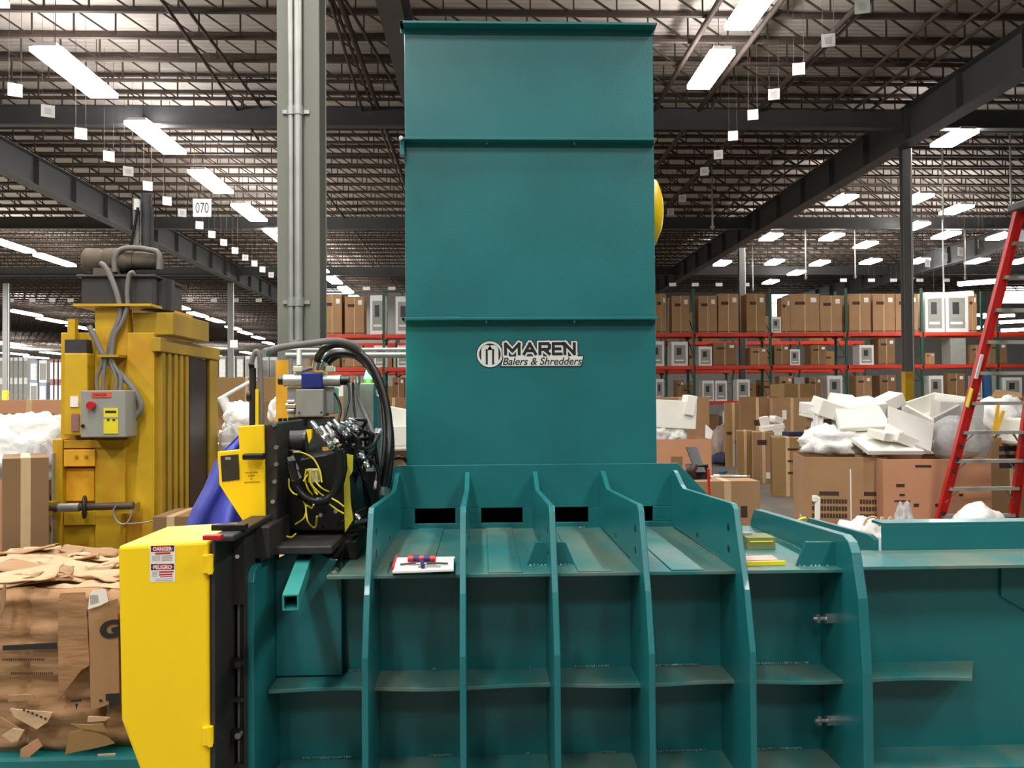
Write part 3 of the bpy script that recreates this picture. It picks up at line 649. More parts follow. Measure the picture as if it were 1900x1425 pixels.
# floor litter
for i, (u, v, s) in enumerate(((1480, 900, .16), (1437, 893, .05), (1340, 876, .1), (1448, 880, .06))):
    p = UZ(u, v, .03)
    foam('paper_scrap', lambda b: b.blob(p+V3(0, 0, .01), (s*2, s*2, .06), JEAN if i == 2 else PAPER, 30+i, .4, n=8), ['crumpled white paper scrap on the aisle floor', 'tiny white scrap on the aisle floor', 'small blue scrap on the aisle floor', 'little pale scrap beside the narrow carton'][i], 'litter', bevel=0)
foam('plastic_bag', lambda b: (b.blob(UZ(1507, 975, .1), (.35, .3, .3), BAGC, 41, .3),), 'clear plastic wrap on the floor beside the printed carton', 'plastic bag', bevel=0)
foam('foam_strip', lambda b: (b.rbox(U(1516, 945, 9.9)-V3(0, 0, .19), (.05, .05, .66), FOAM, (0, .03, 0)), b.rbox(U(1512, 925, 9.9), (.06, .05, .07), FOAM)), 'thin white foam strip leaning on the printed carton corner', 'foam strip')
foam('plastic_bag', lambda b: b.blob(V3(U(1600, 985, 8.9).x, 8.9, .17), (.55, .4, .5), BAG, 43, .25), 'white sheet bag lying behind the teal side plate', 'plastic bag', bevel=0)
foam('rope_coil', lambda b: b.tube([U(u, v, 8.7) for u, v in ((1602, 975), (1610, 962), (1624, 960), (1632, 975), (1636, 960), (1645, 972), (1652, 960), (1660, 975))], .012, mat('rope', (205, 170, 130), .8)), 'loose tan packing cord behind the teal side plate', 'cord', bevel=0)
foam('plastic_bag', lambda b: b.blob(V3(U(1678, 958, 8.9).x, 8.9, .24), (.2, .2, .62), BAGC, 44, .3), 'small clear plastic bag at the carton foot', 'plastic bag', bevel=0)
foam('plastic_bag', lambda b: b.blob(V3(U(1815, 985, 8.8).x, 8.8, .22), (.56, .4, .66), BAG, 46, .2), 'white plastic bag lying between the ladder feet', 'plastic bag', bevel=0)
# left heap
foam('plastic_heap', lambda b: (b.blob(U(45, 838, 7.5), (.85, .6, .62), BAG, 51, .35, n=30),), 'big white plastic heap left of the old baler', 'plastic heap', bevel=0)
foam('plastic_bag', lambda b: (b.blob(U(72, 865, 7.0), (.3, .3, .32), BAGC, 52, .3),), 'clear plastic wrap hanging below the white heap', 'plastic bag', bevel=0)
foam('foam_slab', lambda b: q4(b, [(42, 1010, 6.5), (90, 1008, 6.5), (84, 1022, 6.2), (44, 1022, 6.2)], .05, FOAMG), 'grey foam slab on the floor side of the olive carton', 'foam slab')
# middle left
foam('foam_strip', lambda b: b.tube([U(u, v, 12.9) for u, v in ((413, 738), (422, 760), (437, 782), (452, 800))], .07, BAG), 'white foam tube slanting down behind the yellow plate', 'foam tube', bevel=0)
foam('foam_strip', lambda b: b.tube([U(u, v, 12.9) for u, v in ((388, 752), (412, 738), (440, 722), (475, 703))], .03, BAG), 'thin white edge strip rising behind the black cylinder', 'foam strip', bevel=0)
foam('plastic_bag', lambda b: b.blob(U(447, 785, 9.5), (.35, .3, .42), BAG, 61, .3), 'white plastic bag behind the yellow plate top', 'plastic bag', bevel=0)
foam('plastic_bag', lambda b: b.blob(U(435, 815, 8.6), (.3, .3, .3), BAGC, 63, .3), 'clear bag behind the yellow plate', 'plastic bag', bevel=0)
foam('foam_block', lambda b: (b.rbox(U(407, 832, 8.75), (.22, .3, .1), FOAM), b.rbox(V3(U(407, 832, 8.75).x, 8.75, U(407, 832, 8.75).z/2-.03), (.2, .3, U(407, 832, 8.75).z-.05), CARD2)), 'white foam block on a brown post box beside the blue tarp top', 'foam block')
foam('plastic_bag', lambda b: b.blob(U(512, 765, 9.5), (.16, .2, .3), BAG, 62, .3), 'white bag just left of the grey column', 'plastic bag', bevel=0)
foam('foam_tray', lambda b: tray(b, 690, 765, 790, 835, 10.5, .5, FOAM), 'stacked white foam tray left of the chute', 'foam tray')
foam('foam_block', lambda b: (b.rbox(U(735, 775, 11), (.5, .3, .25), FOAM, (0, .2, .1)),), 'tilted white foam block left of the chute', 'foam block')
foam('foam_block', lambda b: (b.rbox(U(622, 732, 15.3), (.3, .4, .4), FOAM, (0, .4, .1)),), 'small white foam piece behind the valve block', 'foam block')
# ================================================================== LAPTOP STAND on low carton
zt = cr[2]; P = U(1300, 890, 7.6)
root = empty('tablet_stand', (P.x, 7.6, zt), 'black angled tablet standing on the low carton', 'tablet')
b = MB(); b.slab([U(1273, 829, 7.75), U(1293, 829, 7.75), U(1310, 876, 7.55), U(1291, 876, 7.55)], .015, PAD); b.build('screen', root)
b = MB(); b.rbox(V3(P.x, 7.65, zt+.06), (.12, .12, .12), BLK2); b.cyl(U(1303, 862, 7.65), V3(P.x+.03, 7.65, zt), .05, BLK2, r1=.07); b.build('base', root)
foam('red_pole', lambda b: b.bar(U(1314, 868, 7.2), V3(U(1319, 925, 7.2).x+.01, 7.2, .0), .022, .02, RED, (0, 1, 0)), 'short red bar standing before the low carton', 'bar')
foam('cup', lambda b: (b.lathe([(.0, 0), (.045, 0), (.055, .13), (.05, .13), (.04, .01)], V3(*U(1283, 892, 7.6)[:2], zt+.0), ZA, mat('dark_red_cup', (58, 28, 30), .5))), 'dark red-brown cup on the low carton beside the tablet', 'cup', bevel=0)
for i, (u, l, m) in enumerate(((1335, .16, GREYL), (1358, .12, CHR), (1372, .08, GREENB))):
    p = U(u, 885, 7.75)
    foam('hand_tool', lambda b: (b.cyl(V3(p.x, 7.75, zt+.012), V3(p.x+l, 7.7, zt+.012), .01, m, n=8), b.cyl(V3(p.x-.05, 7.76, zt+.014), V3(p.x, 7.75, zt+.014), .014, BLK2 if i else WHT, n=8)), ['long pale tool at the left of the carton top', 'silver tool in the middle of the carton top', 'short olive tool at the right of the carton top'][i], 'hand tool', bevel=0)
# ================================================================== LADDER
TL = U(1893, 388, 8.4); BL = U(1733, 1010, 9.9); BL.z = 0.0
TR = TL+V3(.36, .02, 0); BR = U(1874, 1010, 9.9); BR.z = 0
root = empty('step_ladder', ((BL.x+BR.x)/2, 9.4, 0), 'tall red fibreglass step ladder with grey rungs at the right edge', 'ladder')
def chan(p, q, inw):
    b = MB(); d = (q-p).normalized(); fw = YA
    b.bar(p, q, .09, .015, RED, (0, 0, 1) if False else XA.cross(d)); 
    b.bar(p+V3(inw*.04, .0, 0), q+V3(inw*.04, .0, 0), .014, .055, RED, XA.cross(d)); b.bar(p-V3(inw*.04, 0, 0), q-V3(inw*.04, 0, 0), .014, .055, RED, XA.cross(d))
    return b
o = chan(TL, BL, 1)
o.bar(TL.lerp(BL, .5)+V3(-.045, -.04, 0), TL.lerp(BL, .555)+V3(-.045, -.04, 0), .012, .05, STK); o.bar(TL.lerp(BL, .40)+V3(-.03, -.045, 0), TL.lerp(BL, .47)+V3(-.03, -.045, 0), .03, .02, PAPER)
for t in (.68, .72, .76, .9, .93): q = TL.lerp(BL, t); o.rbox(q+V3(0, -.04, 0), (.03, .005, .05), INKB)
o.build('rail', root); chan(TR, BR, -1).build('rail', root)
NT = 11
for i in range(1, NT):
    t = i/NT; p = TL.lerp(BL, t); q = TR.lerp(BR, t)
    b = MB(); b.bar(p+V3(.0, 0, 0), q, .09, .035, GREY); b.build('rung', root)
    if i in (8, 9, 10, 7):
        b = MB(); b.bar(p+V3(.14, 0, 0), p.lerp(TL.lerp(BL, t+.045), 1)+V3(.01, 0, 0), .02, .01, GREY); b.bar(q-V3(.14, 0, 0), TR.lerp(BR, t+.045)-V3(.01, 0, 0), .02, .01, GREY); b.build('rung_brace', root)
FL = V3(TL.x+.05, TL.y-1.5, 0); FR = V3(TR.x+.25, TR.y-1.5, 0)
for p, q in ((TL+V3(.03, -.1, 0), FL), (TR+V3(.05, -.1, 0), FR)): chan(p, q, 1).build('rear_rail', root)
for t in (.25, .5, .75, .95):
    b = MB(); b.bar((TL+V3(.03, -.1, 0)).lerp(FL, t), (TR+V3(.05, -.1, 0)).lerp(FR, t), .03, .03, GREY); b.build('cross_brace', root)
b = MB(); b.box(TL.x-.07, TR.x+.1, TL.y-.2, TL.y+.1, TL.z-.02, TL.z+.06, DKG); b.build('top_cap', root, bevel=.015)
# ================================================================== OLD YELLOW BALER
OX = U(288, 800, 7.0).x
root = empty('vertical_baler', (OX-.4, 7.8, 0), 'old worn yellow vertical baler standing behind the cardboard bale', 'baler')
def pbox(b, u0, u1, v0, v1, Y, d, m, z0=None):
    a = U(u0, v1, Y); c = U(u1, v0, Y); b.box(a.x, c.x, Y, Y+d, a.z if z0 is None else z0, c.z, m); return b
b = MB(); pbox(b, 235, 286, 617, 1000, 7.0, .06, OYEL, 0); pbox(b, 175, 236, 572, 1000, 7.02, .1, OYEL, 0); pbox(b, 112, 176, 617, 1000, 7.05, .06, OYEL, 0)
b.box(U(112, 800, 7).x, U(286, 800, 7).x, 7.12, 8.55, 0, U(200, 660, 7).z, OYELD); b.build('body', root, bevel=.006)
b = MB(); pbox(b, 118, 162, 655, 808, 6.9, .14, OYEL); b.build('guide_post', root, bevel=.01)
b = MB(); pbox(b, 120, 160, 630, 655, 6.92, .1, DKG); pbox(b, 125, 139, 592, 630, 6.95, .06, OYEL); b.build('post_bracket', root)
b = MB(); pbox(b, 135, 280, 563, 568, 6.95, 1.0, OYEL); b.build('top_plate', root)
# overhangs
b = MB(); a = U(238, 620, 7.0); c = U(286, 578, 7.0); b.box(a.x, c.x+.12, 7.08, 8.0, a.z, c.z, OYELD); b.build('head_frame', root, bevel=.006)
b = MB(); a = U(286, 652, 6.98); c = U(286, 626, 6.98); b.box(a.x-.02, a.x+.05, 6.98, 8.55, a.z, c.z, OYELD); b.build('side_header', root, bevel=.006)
# side wall: corrugation runs up the right side, then dark opening, then rear post
n = 5
for i in range(n):
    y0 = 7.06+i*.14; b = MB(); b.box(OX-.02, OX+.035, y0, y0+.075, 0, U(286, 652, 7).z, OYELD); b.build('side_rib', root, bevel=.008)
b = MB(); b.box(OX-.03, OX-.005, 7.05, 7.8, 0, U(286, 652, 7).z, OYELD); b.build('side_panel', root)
b = MB(); b.box(OX-.03, OX+.005, 7.8, 8.3, .2, U(286, 654, 7).z, BLK2); b.build('side_gap_dark', root)  # solid black slab painting in the darkness of the gap
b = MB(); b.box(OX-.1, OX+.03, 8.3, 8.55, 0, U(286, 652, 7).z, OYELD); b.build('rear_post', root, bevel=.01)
# door
b = MB(); pbox(b, 97, 116, 815, 1000, 6.93, .12, OYEL, 0); pbox(b, 95, 99, 840, 1000, 6.9, .05, GREYL, .3); b.build('door_edge', root, bevel=.006)
b = MB(); pbox(b, 118, 232, 816, 832, 6.94, .08, OYEL); pbox(b, 118, 176, 834, 866, 6.93, .09, OYELB); pbox(b, 122, 175, 868, 930, 6.985, .03, OYELB); pbox(b, 118, 176, 948, 975, 6.93, .09, OYEL); pbox(b, 176, 232, 816, 1000, 6.95, .07, OYEL, 0); pbox(b, 118, 176, 975, 1000, 6.97, .06, OYEL, 0)
for u in (142, 160): p = U(u, 847, 6.93); b.cyl(p, p-V3(0, .015, 0), .012, OYELD, n=8)
b.build('door', root, bevel=.005)
# latch bar with hand wheel
b = MB(); a = U(80, 943, 6.8); c = U(248, 938, 6.8); b.cyl(a, c, .028, mat('rusty_steel', (92, 78, 66), .6, metal=.4), n=12)
b.cyl(U(110, 942, 6.8), U(148, 941, 6.8), .034, GREYL, n=12); b.rbox(U(92, 942, 6.84), (.1, .12, .09), OYELD); b.rbox(U(236, 942, 6.86), (.14, .14, .07), OYELD); b.build('latch_bar', root)
b = MB(); p = U(157, 941, 6.8); b.torus(p, (1, .35, 0), .075, .014, BLK); 
for t in range(3): a = t*math.pi/3; e = V3(-.33*math.cos(a), .94*math.cos(a), math.sin(a))*.075; b.cyl(p-e, p+e, .008, BLK, n=6)
b.build('hand_wheel', root)
b = MB(); b.tube([U(u, v, 6.75) for u, v in ((215, 938), (210, 950), (218, 968), (232, 972), (242, 960), (244, 945))], .006, GREYL, n=6); b.tube([U(u, v, 6.75) for u, v in ((232, 972), (260, 970), (284, 966))], .004, GREYL, n=6); b.build('lock_cable', root)
# power unit on top
zt0 = U(200, 563, 7).z
b = MB(); a = U(150, 565, 7.05); c = U(283, 510, 7.05); b.box(a.x, c.x, 7.05, 7.75, zt0, c.z, DKG); b.box(a.x-.03, c.x+.03, 7.02, 7.78, c.z-.02, c.z, DKG); b.build('oil_tank', root, bevel=.02)
b = MB(); q = U(293, 545, 7.3); b.cyl(V3(q.x, 7.3, zt0-.03), V3(q.x, 7.3, U(293, 520, 7.3).z), .13, DKG, n=20); b.build('filter_housing', root)
zc = U(200, 480, 7.2).z; xa = U(147, 480, 7.2).x; xb = U(290, 480, 7.2).x
b = MB(); b.lathe([(0, 0), (.08, 0), (.1, .02), (.1, .12), (.085, .13), (.085, .16), (.1, .17), (.1, .34), (.08, .36), (.08, .4)], (xa, 7.3, zc), XA, BRNM)
b.cyl((xa+.4, 7.3, zc), (xb, 7.3, zc), .075, BRNM); b.box(xa+.1, xa+.3, 7.22, 7.38, zc-.13, zc-.07, BRNM)
for i in range(8): b.torus((xa+.18+i*.02, 7.3, zc), XA, .1, .004, BRNM, n=20, k=5)
b.build('electric_motor', root)
b = MB(); b.cyl((U(272, 460, 7.35).x, 7.35, zc), U(272, 362, 7.35), .045, DKG, n=14); b.cyl((U(282, 460, 7.35).x, 7.35, zc), U(282, 385, 7.35), .015, DKG); b.cyl(U(254, 455, 7.3), U(251, 368, 7.3), .022, HOSEG); b.cyl(U(254, 390, 7.28), U(254, 370, 7.28), .024, WHT); b.build('ram_cylinder', root)
b = MB(); b.tube([U(u, v, 7.2) for u, v in ((213, 505), (213, 480), (225, 463), (250, 460), (275, 463), (294, 470), (295, 500))], .022, HOSEG); b.tube([U(u, v, 7.25) for u, v in ((256, 385), (250, 420), (243, 455))], .012, BLK2); b.tube([U(u, v, 7.0) for u, v in ((186, 488), (197, 498), (212, 530), (222, 565), (222, 590), (208, 625), (201, 662))], .022, HOSEG); b.tube([U(u, v, 6.98) for u, v in ((249, 505), (240, 510), (236, 540), (236, 570), (226, 600), (212, 625), (207, 662))], .018, HOSEG)
b.tube([U(u, v, 6.93) for u, v in ((165, 605), (180, 635), (193, 660), (220, 690), (250, 725), (262, 755), (250, 775), (238, 800))], .024, HOSEG)
for u in (180, 192, 215, 224): b.tube([U(a_, c_, 6.9) for a_, c_ in (((u*.3+200*.7), 655), ((u*.5+198*.5), 675), (u, 700), (u, 724))], .015, HOSEG)
b.build('conduit_bundle', root)
b = MB(); a = U(182, 663, 6.88); c = U(222, 658, 6.88); b.box(a.x, c.x, 6.86, 7.02, a.z, c.z, OYELD); b.build('conduit_clamp', root)
# its control box
b = MB(); a = U(149, 812, 6.72); c = U(233, 724, 6.72); b.box(a.x, c.x, 6.72, 6.95, a.z, c.z, GREY); cb = b.build('control_box', root, bevel=.008)
w = c.x-a.x; h = c.z-a.z; fy = 6.716
b = MB(); b.cyl((a.x+w*.27, fy, c.z-h*.32), (a.x+w*.27, fy-.04, c.z-h*.32), .03, REDB, n=16); b.build('stop_button', cb)
b = MB(); b.box(a.x+w*.25, a.x+w*.68, fy-.002, fy+.004, c.z-h*.15, c.z-h*.04, STKO); b.text('DANGER', (a.x+w*.29, fy-.003, c.z-h*.125), XA, ZA, w*.3, h*.06, INKB, lift=.001); b.build('red_label', cb)
b = MB(); b.box(a.x+w*.52, a.x+w*.84, fy-.002, fy+.004, c.z-h*.92, c.z-h*.38, STK); b.box(a.x+w*.56, a.x+w*.8, fy-.004, fy-.002, c.z-h*.48, c.z-h*.43, INKB); b.box(a.x+w*.6, a.x+w*.65, fy-.004, fy-.002, c.z-h*.65, c.z-h*.6, INKB); b.box(a.x+w*.72, a.x+w*.78, fy-.004, fy-.002, c.z-h*.65, c.z-h*.61, INKB); b.box(a.x+w*.52, a.x+w*.84, fy-.003, fy-.0015, c.z-h*.61, c.z-h*.57, GREY); b.build('yellow_label', cb)
b = MB(); b.cyl((a.x+w*.07, fy, a.z+h*.25), (a.x+w*.07, fy-.015, a.z+h*.25), .012, BLK2); b.build('key_switch', cb)
b = MB(); pbox(b, 130, 145, 735, 755, 6.89, .01, PAPER); pbox(b, 132, 146, 768, 800, 6.885, .01, PINK); b.build('worn_sticker', root)
# ================================================================== BLUE TARP
def tarp(u, t):
    top = [(440, 812), (436, 815), (431, 822), (428, 830)]
    # edge left runs from apex to lower left, right edge hidden behind yellow plate
    L = [(441, 808), (418, 832), (398, 862), (380, 905), (358, 945), (343, 985)]
    R = [(470, 808), (480, 832), (488, 862), (492, 905), (496, 945), (500, 985)]
    f = t*5; i = min(4, int(f)); k = f-i
    a = Vector(L[i]).lerp(Vector(L[i+1]), k); c = Vector(R[i]).lerp(Vector(R[i+1]), k)
    p = a.lerp(c, u); fold = math.sin(u*17+t*3)*.045*(.3+t)+math.sin(u*7-t*5)*.03
    return U(p.x, p.y, 4.7+fold-.5*t*math.sin(u*math.pi)*.4+.25*(1-u)*.3)
b = MB(); b.grid(tarp, 40, 30, BLUE); o = b.build('blue_tarp', origin=U(420, 985, 4.7)); sm = o.modifiers.new('t', 'SOLIDIFY'); sm.thickness = .006
tag(o, 'blue tarpaulin draped behind the yellow knotter plate', 'tarp')
b = MB(); a = U(350, 985, 4.75); c = U(500, 985, 4.75); b.box(a.x, c.x, 4.75, 5.2, 0, a.z, CARD2)
tag(b.build('carton', bevel=.01, origin=V3(a.x, 5, 0)), 'brown carton standing under the blue tarpaulin', 'carton')
# ================================================================== TEAL BALER
BX = lambda u, Y: U(u, 1000, Y).x
root = empty('horizontal_baler', (0.9, 4.0, 0), 'large teal horizontal baler with ribbed side and tall feed chute', 'baler')
DZ = 1.028
RIBX = [-.397, -.068, .252, .575, .922]
t2 = .011
X0 = -.78; X6 = 1.318; XE = 3.6
def rib(x, prof, name='rib', th=t2):
    b = MB(); b.prism([(x-th, y, z) for y, z in prof], (2*th, 0, 0), TEAL); return b.build(name, root, bevel=.003)
prof = [(3.40, 0), (3.02, 0), (3.02, .78), (3.08, .98), (3.185, 1.21), (3.20, 1.245), (3.23, 1.262), (4.02, 1.238), (4.07, 1.25), (4.18, 1.295), (4.22, 1.305), (4.26, 1.29), (4.26, DZ+.01), (3.40, DZ+.01)]
for x in RIBX: rib(x, prof)
rib(X6, [(3.40, 0), (3.02, 0), (3.02, .7), (3.05, .95), (3.10, 1.10), (3.13, 1.135), (3.18, 1.15), (4.22, 1.115), (4.28, 1.05), (4.28, DZ), (3.40, DZ)], th=.018)
rib(X0, [(3.40, 0), (3.02, 0), (3.02, 1.04), (3.035, 1.07), (3.07, 1.085), (3.40, 1.085)], 'end_rib', th=.014)
rib(1.60, [(3.57, .95), (3.57, 1.07), (3.62, 1.083), (4.30, 1.06), (4.36, 1.0), (4.36, .95)], 'rear_gusset')
# side wall, split bays read as one panel
b = MB(); b.box(X0, XE, 3.40, 3.43, 0, DZ-.014, TEAL); b.box(-.55, XE, 3.43, 4.4, .2, .22, TEAL).box(-.55, X6, 5.28, 5.3, 0, DZ-.1, TEAL).box(X6, XE, 4.38, 4.4, 0, .93, TEAL).box(XE-.02, XE, 3.43, 4.38, 0, .93, TEAL).box(X6-.02, X6, 4.4, 5.28, 0, DZ-.1, TEAL); b.build('side_wall', root)
# end panel with rounded top
xe0 = X0+.014; xe1 = U(606, 1035, 3.3).x
b = MB(); b.prism([(xe0, 3.33, .63), (xe1+.05, 3.33, .63), (xe1+.05, 3.33, DZ+.015), (xe1, 3.33, 1.065), (xe1-.03, 3.33, 1.08), (xe0+.04, 3.33, 1.08), (xe0, 3.33, 1.06)], (0, .02, 0), TEAL); b.build('end_panel', root, bevel=.004)
# deck
b = MB(); b.box(xe1+.02, X6, 3.18, 4.28, DZ-.014, DZ, TEALD); b.box(X6, XE, 3.22, 3.56, DZ-.014, DZ, TEALD); b.box(X6, XE, 3.56, 4.4, .93, .945, TEALD)
for i in range(4):
    xm = (RIBX[i]+RIBX[i+1])/2-.01; b.box(xm-.06, xm+.06, 3.185, 4.28, DZ, DZ+.005, TEALD)
b.build('deck', root, bevel=.003)
def flange(z, x0_, x1_, yf, name, m=TEALD, wob=0):
    n = 40; f = [(x0_+(x1_-x0_)*i/n) for i in range(n+1)]
    poly = [(x, yf+wob*math.sin(x*9)*.5, z) for x in f]+[(x1_+.12, 3.399, z), (x0_, 3.399, z)]
    b = MB(); b.prism(poly, (0, 0, -.014), m); b.build(name, root, bevel=.002)
flange(.625, X0+.02, 1.78, 3.2, 'stiffener', wob=.03); flange(.30, X0+.02, 2.6, 3.2, 'stiffener')
# weld beads along stiffener and deck
b = MB()
bays = [X0]+RIBX+[X6]
for i in range(6):
    for z in (.628, .303):
        xa = bays[i]+.06+random.random()*.05; xb = bays[i+1]-.04-random.random()*.06
        if random.random() < .85:
            x = xa
            while x < xb:
                if noise.noise(V3(x*3, z, i)) > -.15: b.lathe([(0, -.004), (.005, -.002), (.006, .0), (.003, .006), (0, .007)], (x, 3.392, z), ZA, WELD, n=5)
                x += .009
for x in [xm_*.01+.05 for xm_ in range(-35, 130)]:
    if noise.noise(V3(x*4, 3, 3)) > .05 and x < .85: b.lathe([(0, -.003), (.006, .0), (.003, .006), (0, .007)], (x, 4.272, DZ), ZA, WELD, n=5)
    if noise.noise(V3(x*3, 8, 3)) > .1 and .95 < x: b.lathe([(0, -.003), (.006, .0), (.003, .006), (0, .007)], (X6-.022, 3.2+(x-.95)*2.2, DZ), ZA, WELD, n=5)
b.build('weld_bead', root)['kind'] = 'stuff'
# trapezoid gussets
def gus(u0, u1, u2, u3, v0, v1, Y):
    b = MB(); b.prism([U(u0, v1, Y), U(u3, v1, Y), U(u2, v0, Y), U(u1, v0, Y)], (0, .015, 0), TEAL)
    for k in range(14):
        if random.random() < .7: p = U(u0+(u3-u0)*k/13, v1, Y); b.lathe([(0, -.003), (.005, 0), (.003, .005), (0, .006)], (p.x, Y-.003, DZ), ZA, WELD, n=5)
    b.build('gusset', root, bevel=.003)
gus(977, 993, 1050, 1069, 1007, 1052, 3.33); gus(1476, 1496, 1552, 1572, 1006, 1056, 3.24)
# bolts
for (u, v) in ((1567, 1024), (1565, 1147), (1568, 1336)):
    a = U(u, v, 3.28); b = MB(); b.cyl((X6-.09, 3.28, a.z), (X6-.018, 3.28, a.z), .009, CHR, n=8); b.cyl((X6-.045, 3.28, a.z), (X6-.018, 3.28, a.z), .02, CHR, n=6, smooth=False); b.cyl((X6-.08, 3.28, a.z), (X6-.068, 3.28, a.z), .018, CHR, n=6, smooth=False); b.build('bolt', root)
# holes / slots in rib faces
for x in RIBX:
    for (yy, zz) in ((3.75, 1.07), (3.27, 1.17), (3.27, 1.09)): b = MB(); b.cyl((x-t2-.0015, yy, zz), (x+t2+.0015, yy, zz), .011 if yy > 3.5 else .014, BLK2, n=12); b.build('rib_hole', root)
# right-hand angle rail
xr = U(1637, 990, 3.55).x; za = U(1700, 975, 3.55).z
b = MB(); b.box(xr, XE, 3.55, 3.562, DZ, za, TEAL).box(xr, XE, 3.55, 3.65, za, za+.012, TEAL); b.build('angle_rail', root, bevel=.002)
# overlay plate
b = MB(); b.prism([U(1858, 1052, 3.385), U(1990, 1052, 3.385), U(1990, 1180, 3.385), U(1903, 1133, 3.385), U(1858, 1107, 3.385)], (0, .015, 0), TEAL); b.build('overlay_plate', root, bevel=.002)
# base plate behind ribs with openings
YB = 4.28
cl = U(752, 450, 4.31).x; crx = U(1215, 450, 4.31).x
xs = [(770, 845), (893, 970), (1014, 1092), (1136, 1212)]
wz1 = U(950, 942, YB).z; wz0 = U(950, 970, YB).z; zt1 = U(950, 862, YB).z
xl = U(690, 950, YB).x; xr2 = U(1280, 950, YB).x; xa = U(735, 862, YB).x; xb = U(1258, 862, YB).x
b = MB(); b.prism([(xl-.1, YB, wz1), (xr2+.14, YB, wz1), (xr2+.02, YB, zt1-.08), (xb, YB, zt1), (xa, YB, zt1), (xl, YB, U(690, 910, YB).z)], (0, .02, 0), TEAL)
b.box(xl-.1, xr2+.14, YB, YB+.02, DZ-.1, wz0, TEAL)
px = xl-.1
for u0, u1 in xs: b.box(px, BX(u0, YB), YB, YB+.02, wz0, wz1, TEAL); px = BX(u1, YB)
b.box(px, xr2+.14, YB, YB+.02, wz0, wz1, TEAL)
b.build('base_plate', root, bevel=.002)
b = MB(); b.box(cl, crx, YB+.55, YB+.57, .2, zt1-.08, BLK); b.box(cl-.01, cl, YB+.02, YB+.55, .2, zt1-.08, BLK); b.box(crx, crx+.01, YB+.02, YB+.55, .2, zt1-.08, BLK); b.box(cl, crx, YB+.02, YB+.55, DZ-.03, DZ-.02, BLK); b.build('chamber_dark_panel', root)  # black panels put in as the darkness behind the openings
# chute
YC = 4.31; cl = U(752, 450, YC).x; crx = U(1215, 450, YC).x; zt2 = U(980, 42, YC).z; zb2 = zt1-.01; CD = 1.05
b = MB(); b.box(cl, crx, YC, YC+.012, zb2-.05, zt2, TEAL).box(cl, crx, YC+CD-.012, YC+CD, DZ-.2, zt2, TEAL).box(cl, cl+.012, YC+.012, YC+CD-.012, DZ-.2, zt2, TEAL).box(crx-.012, crx, YC+.012, YC+CD-.012, DZ-.2, zt2, TEAL)
b.box(cl+.012, crx-.012, YC+.012, YC+CD-.012, zt2-.1, zt2-.09, TEAL)  # unseen lid added to keep light out of the chute
chute = b.build('chute', root, bevel=.003)
def cfl(v, e, h):
    z = U(980, v, YC-e).z; b = MB()
    b.box(cl-e*.25, crx+e*.1, YC-e, YC, z-.006, z+.006, TEAL); b.box(cl-e*.25, cl, YC-e, YC+CD+e, z-.006, z+.006, TEAL); b.box(crx, crx+e*.1, YC-e, YC+CD+e, z-.006, z+.006, TEAL); b.box(cl-e*.25, crx+e*.1, YC+CD, YC+CD+e, z-.006, z+.006, TEAL)
    if h: b.box(cl-e*.25, crx+e*.1, YC-.006, YC, z-h, z-.006, TEAL)
    for u in (903, 1065):
        x = U(u, v, YC).x
        if v > 100: b.cyl((x, YC-.02, z-.02), (x, YC-.02, z+.01), .006, CHR, n=6)
    b.build('flange', chute, bevel=.002)
cfl(42, .07, .03); cfl(257, .055, 0); cfl(591, .055, 0)
# latch bracket at upper left flange
b = MB(); p = U(746, 266, YC-.03); b.box(p.x-.01, p.x+.012, YC-.05, YC, p.z-.06, p.z+.02, TEAL); b.cyl(p+V3(0, -.03, .01), p+V3(0, -.06, .01), .01, CHR, n=8); b.build('flange_bolt', chute)
# round yellow guard on chute right side
pc = U(1215, 396, YC+.35); b = MB(); b.lathe([(.185, 0), (.185, .045), (.17, .07), (.11, .095), (.05, .105), (0, .107)], (crx, YC+.35, pc.z), XA, YEL, n=32); o = b.build('round_guard', root); tag(o, 'yellow domed guard')
# logo decal
def L(u, v): return U(u, v, YC)
yd = YC-.0012
b = MB(); s = YC/F
def dz(v, u=980): return U(u, v, YC).z
def dx(u): return U(u, 657, YC).x
c0 = V3(dx(909), yd, dz(657))
def disc(r, m, lift, sy=1.0): b.add([c0+V3(r*math.cos(i*math.pi/24), -lift, r*sy*math.sin(i*math.pi/24)) for i in range(48)], [tuple(range(48))], m)
disc(.067, INKB, 0); disc(.063, WHT, .0004); disc(.052, INKB, .0008)
# M with three rounded prongs
for k in (-1, 0, 1):
    x = c0.x+k*.031; b.box(x-.0105, x+.0105, yd-.0014, yd-.0012, c0.z-(.045 if k else .062), c0.z+.02, WHT)
for k in (-.5, .5):
    cx = c0.x+k*.031; n = 14; vs = []
    for i in range(n+1):
        a = math.pi*i/n
        for R in (.026, .006): vs.append(V3(cx+R*math.cos(a), yd-.0013, c0.z+.02+R*math.sin(a)*.95))
    b.add(vs, [(2*i, 2*i+1, 2*i+3, 2*i+2) for i in range(n)], WHT)
w = dx(1072)-dx(938); h = dz(638)-dz(657)
GL = {'M': [(0, 0, 0, 1), (0, 1, .5, .3), (.5, .3, 1, 1), (1, 1, 1, 0)], 'A': [(0, 0, .5, 1), (.5, 1, 1, 0), (.22, .32, .78, .32)], 'R': [(0, 0, 0, 1), (0, 1, .85, 1), (.85, 1, 1, .85), (1, .85, 1, .6), (1, .6, .85, .45), (.85, .45, 0, .45), (.45, .45, 1, 0)], 'E': [(0, 0, 0, 1), (0, 1, 1, 1), (0, .5, .85, .5), (0, 0, 1, 0)], 'N': [(0, 0, 0, 1), (0, 1, 1, 0), (1, 0, 1, 1)]}
